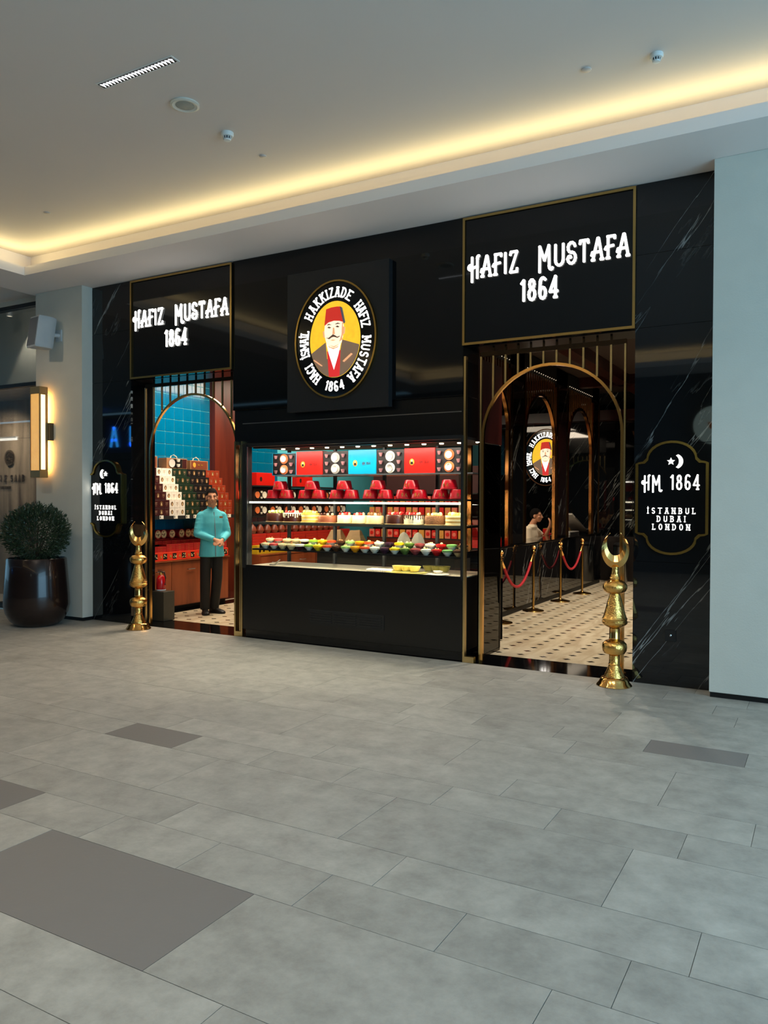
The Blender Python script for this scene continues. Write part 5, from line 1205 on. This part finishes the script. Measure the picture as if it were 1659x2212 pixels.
def rope(a_, b_, label, sag=.42):
    t = thing('velvet_rope', label, 'rope', ((a_[0]+b_[0])/2, (a_[1]+b_[1])/2, .5), 'red ropes between the stanchions'); n = 18; pts = []
    for k in range(n+1): f = k/n; pts.append(Vector((a_[0]+(b_[0]-a_[0])*f, a_[1]+(b_[1]-a_[1])*f, .845-sag*4*f*(1-f)*(1-.1*0))))
    pts = [p for p in pts]; MB().tube(pts[1:-1], .019, 10).build('cord', ROPE, t, True)
    MB().tube(pts[:2]+[pts[1]+(pts[2]-pts[1])*.3], [.008, .021, .021], 8).build('end_hook', BRASS, t, True); MB().tube(pts[-2:][::-1][:1]+[pts[-2]]+[pts[-2]+(pts[-3]-pts[-2])*.3], [.008, .021, .021], 8).build('end_hook', BRASS, t, True)
rope((-3.80, 2.62), (S[0][0], S[0][1]-.03), 'red velvet rope hanging left of the nearest stanchion')
rope((S[1][0], S[1][1]+.03), (S[2][0], S[2][1]-.03), 'red velvet rope hanging between the middle and farthest stanchions', .36)
t = copy_thing(sp_, (-3.80, 2.60, 0), 'brass rope stanchion at the bar end, mostly hidden by the glass leaf')
# register, screen, trays on the bar
c = at(1250, 1150, 0, -4.2)
t = thing('point_of_sale_screen', 'tilted silver framed screen standing on the bar', 'screen', (-4.2, 7.2, 1.0))
A0, A1 = at(1230, 1112, 0, -4.15), at(1266, 1152, 0, -4.15)
dirv = (A1-A0).normalized(); nn = Vector((0, -dirv.z, dirv.y)).normalized()
def slab(a_, b_, x0, x1, th, off=0):
    mb = MB(); q = [a_+nn*off, b_+nn*off, b_+nn*(off+th), a_+nn*(off+th)]
    mb.v = [(x0, p.y, p.z) for p in q]+[(x1, p.y, p.z) for p in q]; mb.f = [(0, 1, 2, 3), (7, 6, 5, 4), (0, 4, 5, 1), (1, 5, 6, 2), (2, 6, 7, 3), (3, 7, 4, 0)]; return mb
slab(A0, A1, -4.38, -4.10, .03).build('back_shell', mat('silver_plastic', (176, 172, 164), .3, .4), t)
slab(A0+dirv*.03, A1-dirv*.05, -4.36, -4.12, .006, .031).build('display', mat('dark_display', (20, 18, 18), .08), t)
slab(A0+dirv*.2, A1-dirv*.1, -4.10, -4.095, .02, .004).build('side_label', mat('label_grey', (70, 66, 62), .4), t)
MB().tube([A1+Vector((0, 0, 0)), Vector((-4.24, A1.y+.02, 1.03))], .02, 8).build('stand', MATBLK, t); MB().box(-4.36, -4.12, A1.y-.12, A1.y+.1, 1.0005, 1.015).build('foot', MATBLK, t)
c = at(1242, 1157, 0, -4.12); t = thing('cash_drawer', 'low silver box under the tilted screen on the bar', 'drawer', (-4.2, c.y, 1.0)); MB().box(-4.38, -4.10, c.y-.42, c.y+.2, 1.0005, 1.07, .004).build('body', mat('silver_plastic'), t); MB().box(-4.10, -4.095, c.y-.40, c.y+.18, 1.01, 1.06).build('drawer_front', STEEL, t)
t = thing('sweet_case', 'slanted glass counter case over red trays at the near end of the bar', 'display case', (-4.25, 2.9, 1.0))
MB().box(-4.40, -4.09, 2.62, 3.36, 1.0005, 1.10).build('red_tray', mat('bright_red_tray', (206, 22, 16), .3), t)
mb = MB(); mb.v = [(x, y, z) for x in (-4.39, -4.10) for y, z in ((2.62, 1.10), (3.34, 1.10), (2.95, 1.36), (2.62, 1.38))]; mb.f = [(0, 1, 2, 3), (7, 6, 5, 4), (0, 4, 5, 1), (1, 5, 6, 2), (2, 6, 7, 3), (3, 7, 4, 0)]; mb.build('glass_hood', CLEAR, t)
MB().tube([(-4.09, 2.62, 1.385), (-4.09, 2.95, 1.365), (-4.09, 3.34, 1.105)], .01, 6).build('hood_edge', STEEL, t)
t = thing('squeeze_bottle', 'white bottle standing by the slanted glass case on the bar', 'bottle', (-3.995, 2.72, 1.0)); MB().lathe([(.03, 1.0), (.034, 1.02), (.03, 1.2), (.012, 1.26), (.01, 1.32)], (-3.99, 2.58, 0), 16).xform(lambda v: Vector((v.x, v.y, v.z+.0005))).build('body', WHITEP, t, True); MB().lathe([(.012, 1.32), (.012, 1.345)], (-3.99, 2.58, 0), 10).build('cap', RX, t)
t = thing('back_bar', 'small dark back bar behind the counter beside the man in white', 'counter', (-4.72, 7.6, 0)); MB().box(-4.92, -4.5, 7.15, 8.1, .002, .96).build('carcass', MATBLK, t); MB().box(-4.93, -4.49, 7.14, 8.11, .96, .985).build('top', STEEL, t)
for k, y in enumerate((7.26, 7.40)):
    o = thing('red_jar', ('left', 'right')[k]+' small red jar on the tray beside the man in white', 'jar', (-4.7, y, 1.0)); MB().lathe([(.045, 1.012), (.05, 1.02), (.05, 1.09), (.04, 1.10)], (-4.7, y, 0), 16).build('body', RX, o, True); MB().lathe([(.042, 1.10), (.042, 1.112)], (-4.7, y, 0), 16).build('lid', GPR, o)
o = thing('red_tray', 'red tray under the two red jars', 'tray', (-4.7, 7.36, .986)); MB().box(-4.82, -4.6, 7.16, 7.6, .986, 1.008, .004).build('tray', RX, o); MB().box(-4.81, -4.61, 7.17, 7.59, 1.0085, 1.0095).build('liner', FLB[0], o)
# dark furniture near the wide entrance
t = thing('black_stand', 'plain black stand frame with slab legs behind the glass leaf', 'stand', (-3.45, 1.5, 0))
DM = mat('deep_black', (5, 5, 5), .9, spec=.1); MB().box(-3.46, -3.34, 1.42, 1.46, .002, .72).build('side_panel', DM, t); MB().box(-3.70, -3.34, 1.42, 1.46, .60, .72).build('apron', DM, t); MB().box(-3.70, -3.62, 1.42, 1.46, .002, .60).build('leg', DM, t)
def chair(x, y, rz, label):
    t = thing('dining_chair', label, 'chair', (0, 0, 0), 'dark chairs in the shop'); CM = mat('chair_black', (22, 18, 17), .5)
    MB().box(-.22, .22, -.22, .22, .43, .48, .01).build('seat', CM, t); MB().box(-.21, .21, .19, .225, .5, .88, .008).build('backrest', CM, t)
    for sx_ in (-.2, .2):
        for sy_ in (-.2, .2): MB().tube([(sx_, sy_, .44), (sx_*1.04, sy_*1.08, .002)], [.018, .013], 8).build('leg', CM, t)
    t.location = (x, y, 0); t.rotation_euler.z = rz; return t
c1 = chair(-1.25, 2.5, 1.2, 'dark chair nearest the right marble pier'); copy_thing(c1, (-1.4, 4.4, 0), 'dark chair farther back at the right of the shop', 2.0)
t = thing('side_table', 'round table with a brass foot at the right of the shop', 'table', (-1.05, 1.75, 0))
MB().lathe([(.22, .001), (.225, .01), (.2, .02), (.03, .03)], (-1.05, 1.75, 0), 32).build('foot', BRASS, t, True); MB().lathe([(.025, .03), (.025, .70)], (-1.05, 1.75, 0), 14).build('column', BRASS, t); MB().lathe([(.36, .70), (.37, .715), (.36, .73)], (-1.05, 1.75, 0), 40).build('table_top', mat('table_stone', (120, 108, 96), .25), t)
c = at(1350, 1250, 1, 1.0); t = thing('brass_pole', 'slender brass pole just inside the wide entrance behind the right standard', 'pole', (-1.72, .32, 0)); MB().lathe([(.016, .001), (.016, 2.0)], (-1.70, .30, 0), 14).build('shaft', HAMMER, t, True); MB().lathe([(.05, .001), (.05, .012), (.02, .02)], (-1.70, .30, 0), 20).build('foot', BRASS, t)
c = at(1301, 1252, 2, 0); t = thing('waste_bin', 'steel and black waste bin standing past the end of the bar', 'bin', (-4.0, 8.8, 0))
MB().lathe([(.13, .001), (.14, .02), (.14, .72)], (-3.62, 8.75, 0), 24).build('body', STEEL, t, True); MB().lathe([(.145, .72), (.145, .76), (.10, .80), (.01, .81)], (-3.62, 8.75, 0), 24).build('lid', MATBLK, t, True)
struct(MB().box(-4.2, 3.3, 9.0, 9.29, 0, .9).build('trim_10', mat('banquette_dark', (30, 22, 20), .5)), 'dark banquette along the back wall')

# ================================================================ PEOPLE
def remesh(mb, name, m_, parent, voxel, sm=3, label=None):
    o = mb.build(name, m_, None); r_ = o.modifiers.new('r', 'REMESH'); r_.mode = 'VOXEL'; r_.voxel_size = voxel; r_.use_smooth_shade = True
    s_ = o.modifiers.new('s', 'SMOOTH'); s_.factor = .5; s_.iterations = sm
    bpy.context.view_layer.update(); dg = bpy.context.evaluated_depsgraph_get(); me = bpy.data.meshes.new_from_object(o.evaluated_get(dg)); me.name = name
    o.modifiers.clear(); o.data = me; o3 = org(parent)
    for v in me.vertices: v.co = v.co-o3
    for p in me.polygons: p.use_smooth = True
    me.materials.clear(); me.materials.append(m_); o.parent = parent
    if label: o['label'] = label
    return o
def person(loc, rz, label, J, skin, shirt_m, trouser_m, hair_m, sleeves='long', hem=.82, head_r=0, head_tilt=0, sc=1, seated=False, badge=False, girth=1):
    """J: joints in body space (x = the person's left, -y = forward, z up)"""
    R = Matrix.Rotation(rz, 3, 'Z'); P = lambda v: R @ (Vector(v)*sc)+Vector(loc)
    t = thing('person', label, 'person', loc); X_ = lambda mb: mb.xform(P)
    HC = Vector(J['head']); HR = Matrix.Rotation(head_r, 3, 'Z') @ Matrix.Rotation(head_tilt, 3, 'X'); Hh = lambda v: HR @ Vector(v)+HC
    body = MB()
    # head in its own space (centre of skull), face towards -y
    hd = MB(); hd.ball((0, .012, .030), (.077, .096, .094), 20, 14); hd.ball((0, -.022, -.028), (.062, .074, .082), 18, 12); hd.ball((0, -.052, -.085), (.034, .034, .026), 14, 8)
    hd.ball((0, -.05, .028), (.058, .040, .034), 14, 8)
    hd.tube([(0, -.092, .018), (0, -.104, -.008), (0, -.116, -.030), (0, -.104, -.040)], [.008, .010, .013, .010], 8)
    hd.ball((-.012, -.10, -.034), .009, 8, 6); hd.ball((.012, -.10, -.034), .009, 8, 6)
    hd.ball((0, -.089, -.060), (.024, .012, .006), 12, 6); hd.ball((0, -.087, -.069), (.020, .012, .007), 12, 6)
    for s_ in (-1, 1):
        hd.ball((s_*.079, .012, -.008), (.010, .022, .034), 10, 8); hd.ball((s_*.031, -.083, .028), (.021, .012, .008), 10, 6); hd.ball((s_*.045, -.062, -.02), (.02, .02, .018), 10, 6)
    hd.xform(Hh); body.v += []; k0 = len(body.v); body.add(hd.v, hd.f)
    nk = Vector(J['neck']); body.tube([nk-Vector((0, 0, .06)), nk, HC+HR @ Vector((0, .01, -.06))], [.07, .056, .054], 14)
    ch, pv = Vector(J['chest']), Vector(J['pelvis'])
    def torso(mb, g_, z_hem=None):
        rings = [(nk, .062, .058), (nk+Vector((0, .005, -.045)), .135, .078), (ch+Vector((0, 0, .10)), .150, .096), (ch, .154, .110*girth), (ch*.5+pv*.5, .148*girth, .108*girth*(1.06 if girth > 1 else 1)), (pv+Vector((0, 0, .04)), .156*girth, .118*girth), (pv-Vector((0, 0, .06)), .165, .11)]
        if z_hem is not None: rings = rings[:-1]+[(Vector((pv.x, pv.y, (pv.z+z_hem)/2)), .168, .136), (Vector((pv.x, pv.y, z_hem)), .176, .145)]
        n = 22; k = len(mb.v)
        for c_, a_, b_ in rings:
            for j in range(n): q = 2*PI*j/n; mb.v.append((c_.x+(a_+g_)*math.cos(q), c_.y+(b_+g_)*math.sin(q), c_.z))
        for i in range(len(rings)-1):
            for j in range(n): mb.f.append((k+i*n+j, k+i*n+(j+1) % n, k+i*n+n+(j+1) % n, k+i*n+n+j))
        mb.f += [tuple(k+j for j in range(n))[::-1], tuple(k+(len(rings)-1)*n+j for j in range(n))]
    torso(body, -.024)
    for s_ in ('l', 'r'):
        sh, el, wr = Vector(J['sh_'+s_]), Vector(J['el_'+s_]), Vector(J['wr_'+s_])
        body.tube([sh, (sh+el)/2, el], [.042, .040, .036], 12); body.ball(sh, .040, 12, 8); body.ball(el, .038, 12, 8); body.tube([el, el+(wr-el)*.35, wr], [.037, .036, .025], 12)
        hv, hn = Vector(J['hand_'+s_][0]).normalized(), Vector(J['hand_'+s_][1]).normalized()   # finger direction, palm normal
        hs = hv.cross(hn); curl = J['hand_'+s_][2]; th_side = J['hand_'+s_][3]
        pc = wr+hv*.045; Rm = Matrix((hs, hv, hn)).transposed()
        body.ball(pc, (.040, .050, .017), 14, 8, Rm); body.tube([wr-hv*.01, wr+hv*.03], [.025, .03], 12, True, (hn, .7))
        for i, (off, L_) in enumerate(((-.030, .066), (-.010, .078), (.010, .074), (.029, .058))):
            b0 = wr+hv*.078+hs*off; d = hv.copy(); pts = [b0-hv*.02, b0]; p_ = b0
            for q in range(3): d = (d+hn*curl*.6).normalized(); p_ = p_+d*L_*(.42, .32, .26)[q]; pts.append(p_)
            body.tube(pts, [.010, .0100, .0094, .0086, .0072], 8)
        b0 = wr+hv*.02+hs*.028*th_side; pts = [b0, b0+hs*.026*th_side+hv*.025+hn*.008, b0+hs*.034*th_side+hv*.055+hn*.018, b0+hs*.030*th_side+hv*.078+hn*.026]
        body.tube(pts, [.014, .0125, .0105, .008], 8)
    for s_ in ('l', 'r'):
        hp, kn, an = Vector(J['hip_'+s_]), Vector(J['kn_'+s_]), Vector(J['an_'+s_]); toe = Vector(J['toe_'+s_])
        body.tube([hp, (hp+kn)/2, kn, kn+(an-kn)*.3, an], [.075, .068, .05, .052, .034], 14); fx = an+(toe-an)*.62; body.tube([an, (an+fx)/2-Vector((0, 0, .016)), Vector((fx.x, fx.y, toe.z+.006))], [.028, .026, .014], 10)
    X_(body); remesh(body, 'body', skin, t, .0075, 2)
    # face details
    for s_ in (-1, 1):
        X_(MB().ball((0, 0, 0), (.0105, .005, .005), 10, 6).xform(lambda v: v+Vector((s_*.030, -.0925, .014))).xform(Hh)).build('eye', mat('eye_dark', (40, 26, 20), .3), t, True)
        X_(MB().tube([(s_*.014, -.0975, .032), (s_*.032, -.0985, .039), (s_*.052, -.086, .033)], [.0032, .0042, .0022], 6).xform(Hh)).build('eyebrow', hair_m, t)
    X_(MB().ball((0, -.0985, -.0645), (.019, .0045, .0028), 10, 5).xform(Hh)).build('lips', mat('lip_colour', (168, 98, 82), .5), t, True)
    # hair cap
    hr = MB(); n = 22; rings_ = 9; k = 0
    for i in range(rings_+1):
        ph = (i/rings_)
        for j in range(n):
            a_ = 2*PI*j/n; front = max(0, -math.sin(a_)); zmin = .052*front+(-.045)*(1-front); 
            if front > .2: zmin = .075 if front > .55 else .03
            zt = .135; z = zmin+(zt-zmin)*ph; e = max(0, 1-((z-.030)/.108)**2)**.5
            hr.v.append(((.0835+.003*math.sin(5*a_))*e*math.cos(a_), .012+.1025*e*math.sin(a_), z))
    for i in range(rings_):
        for j in range(n): hr.f.append((i*n+j, i*n+(j+1) % n, i*n+n+(j+1) % n, i*n+n+j))
    hr.f.append(tuple(range(rings_*n, rings_*n+n)))
    hr.xform(Hh); X_(hr).build('hair', hair_m, t, True)
    # shirt
    sb = MB(); torso(sb, .010, hem)
    for s_ in ('l', 'r'):
        sh, el, wr = Vector(J['sh_'+s_]), Vector(J['el_'+s_]), Vector(J['wr_'+s_])
        sb.ball(sh-Vector((math.copysign(.012, sh.x), 0, .004)), (.056, .060, .050), 14, 8)
        if sleeves == 'long':
            sb.tube([sh, (sh+el)/2, el], [.056, .060, .058], 14); sb.ball(el, .056, 12, 8); sb.tube([el, el+(wr-el)*.5, el+(wr-el)*.93], [.053, .048, .041], 14)
            for q in (.25, .45, .7):                       # sleeve creases
                p_ = sh+(el-sh)*q; sb.ball(p_+Vector((0, -.012, 0)), (.066, .05, .012), 12, 6)
        else: sb.tube([sh, sh+(el-sh)*.72], [.062, .066], 14)
    so = remesh(X_(sb), 'shirt', shirt_m, t, .009, 3)
    if sleeves == 'long':
        zt = nk.z
        cl = MB(); n = 18
        for z_, a_, b_ in ((-.02, .075, .070), (.03, .064, .062), (.03, .059, .057), (-.02, .066, .062)):
            for j in range(n):
                q = -PI/2+.22+(2*PI-.44)*j/(n-1); cl.v.append((nk.x+a_*math.cos(q), nk.y+b_*math.sin(q), zt+z_-.012*max(0, -math.sin(q))))
        for i in range(4):
            for j in range(n-1): cl.f.append((i*n+j, i*n+j+1, ((i+1) % 4)*n+j+1, ((i+1) % 4)*n+j))
        X_(cl).build('collar', shirt_m, t, True)
        pk = mat('placket_mauve', (120, 130, 140), .7)
        pts = []
        for q in range(11):
            f = q/10; z = nk.z-.05+(hem+.005-nk.z+.05)*f; yy = -(.083+.043*min(1, f*2.2))-.006-(.012*f)
            pts.append((.006+.01*f, yy+(J['pelvis'][1]+0)*0, z))
        X_(MB().tube(pts, .006, 6)).build('placket', pk, t)
    if badge: X_(MB().box(.075, .122, -.132, -.122, 1.375, 1.402)).build('name_badge', mat('badge_brass', (150, 104, 50), .4, .4), t)
    # trousers and shoes
    tb = MB()
    tb.ball(pv-Vector((0, 0, .02)), (.158, .118, .12), 18, 10)
    for s_ in ('l', 'r'):
        hp, kn, an = Vector(J['hip_'+s_]), Vector(J['kn_'+s_]), Vector(J['an_'+s_])
        tb.tube([hp+Vector((0, 0, .03)), (hp+kn)/2, kn, kn+(an-kn)*.5, an+(an-kn).normalized()*.022], [.082, .080, .076, .072, .068], 16)
    remesh(X_(tb), 'trousers', trouser_m, t, .010, 3)
    for s_ in ('l', 'r'):
        an, toe = Vector(J['an_'+s_]), Vector(J['toe_'+s_]); d = Vector((toe.x-an.x, toe.y-an.y, 0)).normalized(); s2 = Vector((-d.y, d.x, 0)); g_ = toe.z-.022
        shb = MB(); base = Vector((an.x, an.y, g_))
        prof = [(-.075, .030, .05), (-.06, .038, .085), (-.02, .040, .095), (.03, .042, .08), (.08, .048, .062), (.13, .050, .050), (.165, .044, .042), (.19, .026, .028)]
        n = 12; k = 0
        for d_, w_, h_ in prof:
            for j in range(n):
                a_ = 2*PI*j/n; zz = (math.sin(a_)*.5+.5)*h_ if math.sin(a_) > -.5 else 0; shb.v.append(tuple(base+d*d_+s2*(w_*math.cos(a_))+Vector((0, 0, zz+.003))))
        for i in range(len(prof)-1):
            for j in range(n): shb.f.append((i*n+j, i*n+(j+1) % n, i*n+n+(j+1) % n, i*n+n+j))
        shb.f += [tuple(range(n))[::-1], tuple(range((len(prof)-1)*n, len(prof)*n))]
        so_ = X_(shb).build('shoe', mat('shoe_black', (20, 18, 17), .45), t, True)
        X_(MB().prism([tuple((base+d*a_+s2*b_).xy) for a_, b_ in ((-.078, -.03), (-.05, -.042), (.06, -.048), (.13, -.054), (.18, -.04), (.198, 0), (.18, .04), (.13, .054), (.06, .048), (-.05, .042), (-.078, .03))], 2, g_, g_+.018)).build('sole', mat('sole_black', (12, 12, 12), .6), so_)
    return t
SKIN = mat('skin_olive', (206, 146, 112), .5, noise=.05); SKIN2 = mat('skin_light', (206, 146, 112), .5, noise=.05)
AQUA = mat('aqua_cotton', (84, 188, 204), .75, noise=.06, nscale=9, bump=.35, bscale=13); BLKT = mat('black_trouser', (20, 18, 18), .75, bump=.2, bscale=16)
HAIR = mat('black_hair', (14, 10, 9), .85, spec=.15, bump=.5, bscale=120)
J1 = dict(head=(-.01, -.035, 1.668), neck=(0, 0, 1.51), chest=(0, 0, 1.30), pelvis=(0, .01, .96),
          sh_l=(.160, .005, 1.425), el_l=(.226, .0, 1.145), wr_l=(.085, -.215, 1.06), sh_r=(-.160, .005, 1.425), el_r=(-.216, -.02, 1.150), wr_r=(-.015, -.225, 1.07),
          hand_l=((-.80, -.30, -.30), (.15, .75, -.6), .35, 1), hand_r=((.85, -.12, -.36), (.1, .75, -.6), .45, -1),
          hip_l=(.085, .01, .93), kn_l=(.075, .0, .50), an_l=(.05, .05, .085), toe_l=(.13, -.08, .025),
          hip_r=(-.085, .01, .93), kn_r=(-.10, -.02, .50), an_r=(-.10, .0, .085), toe_r=(-.13, -.17, .025))
person((-7.70, 1.27, 0.001), math.radians(58), 'man in an aqua shirt standing with clasped hands in the narrow doorway', J1, SKIN, AQUA, BLKT, HAIR, head_r=math.radians(-10), badge=True, sc=1.0)
# seated man in a white t-shirt behind the bar, facing right with a hand raised to his mouth
WT = mat('white_tee', (226, 208, 180), .8, noise=.04, bump=.3, bscale=14)
J2 = dict(head=(0, -.10, .92+.36), neck=(0, -.035, 1.13), chest=(0, .0, .93), pelvis=(0, .03, .60),
          sh_l=(.18, .0, 1.06), el_l=(.21, -.20, .86), wr_l=(.06, -.33, 1.10), sh_r=(-.18, .0, 1.06), el_r=(-.23, -.02, .78), wr_r=(-.20, -.22, .70),
          hand_l=((-.1, -.05, 1), (0, 1, 0), .5, -1), hand_r=((.2, -1, 0), (0, 0, -1), .4, 1),
          hip_l=(.09, .0, .58), kn_l=(.11, -.26, .50), an_l=(.11, -.20, .12), toe_l=(.11, -.32, .06), hip_r=(-.09, .0, .58), kn_r=(-.11, -.26, .50), an_r=(-.11, -.20, .12), toe_r=(-.11, -.32, .06))
c = at(1146, 1150, 0, -4.86)
person((-4.86, c.y, .0), math.radians(95), 'man in a white t-shirt behind the bar, hand raised to his mouth', J2, SKIN2, WT, BLKT, HAIR, sleeves='short', hem=.55, girth=1.16, sc=1.06)
t = thing('bar_stool', 'stool hidden under the man in the white t-shirt', 'stool', (-4.86, c.y, 0)); MB().lathe([(.17, .44), (.18, .46), (.17, .485)], (-4.86, c.y, 0), 20).build('seat', MATBLK, t); MB().lathe([(.02, .02), (.02, .44)], (-4.86, c.y, 0), 10).build('column', STEEL, t); MB().lathe([(.18, .001), (.17, .02)], (-4.86, c.y, 0), 20).build('foot', STEEL, t)
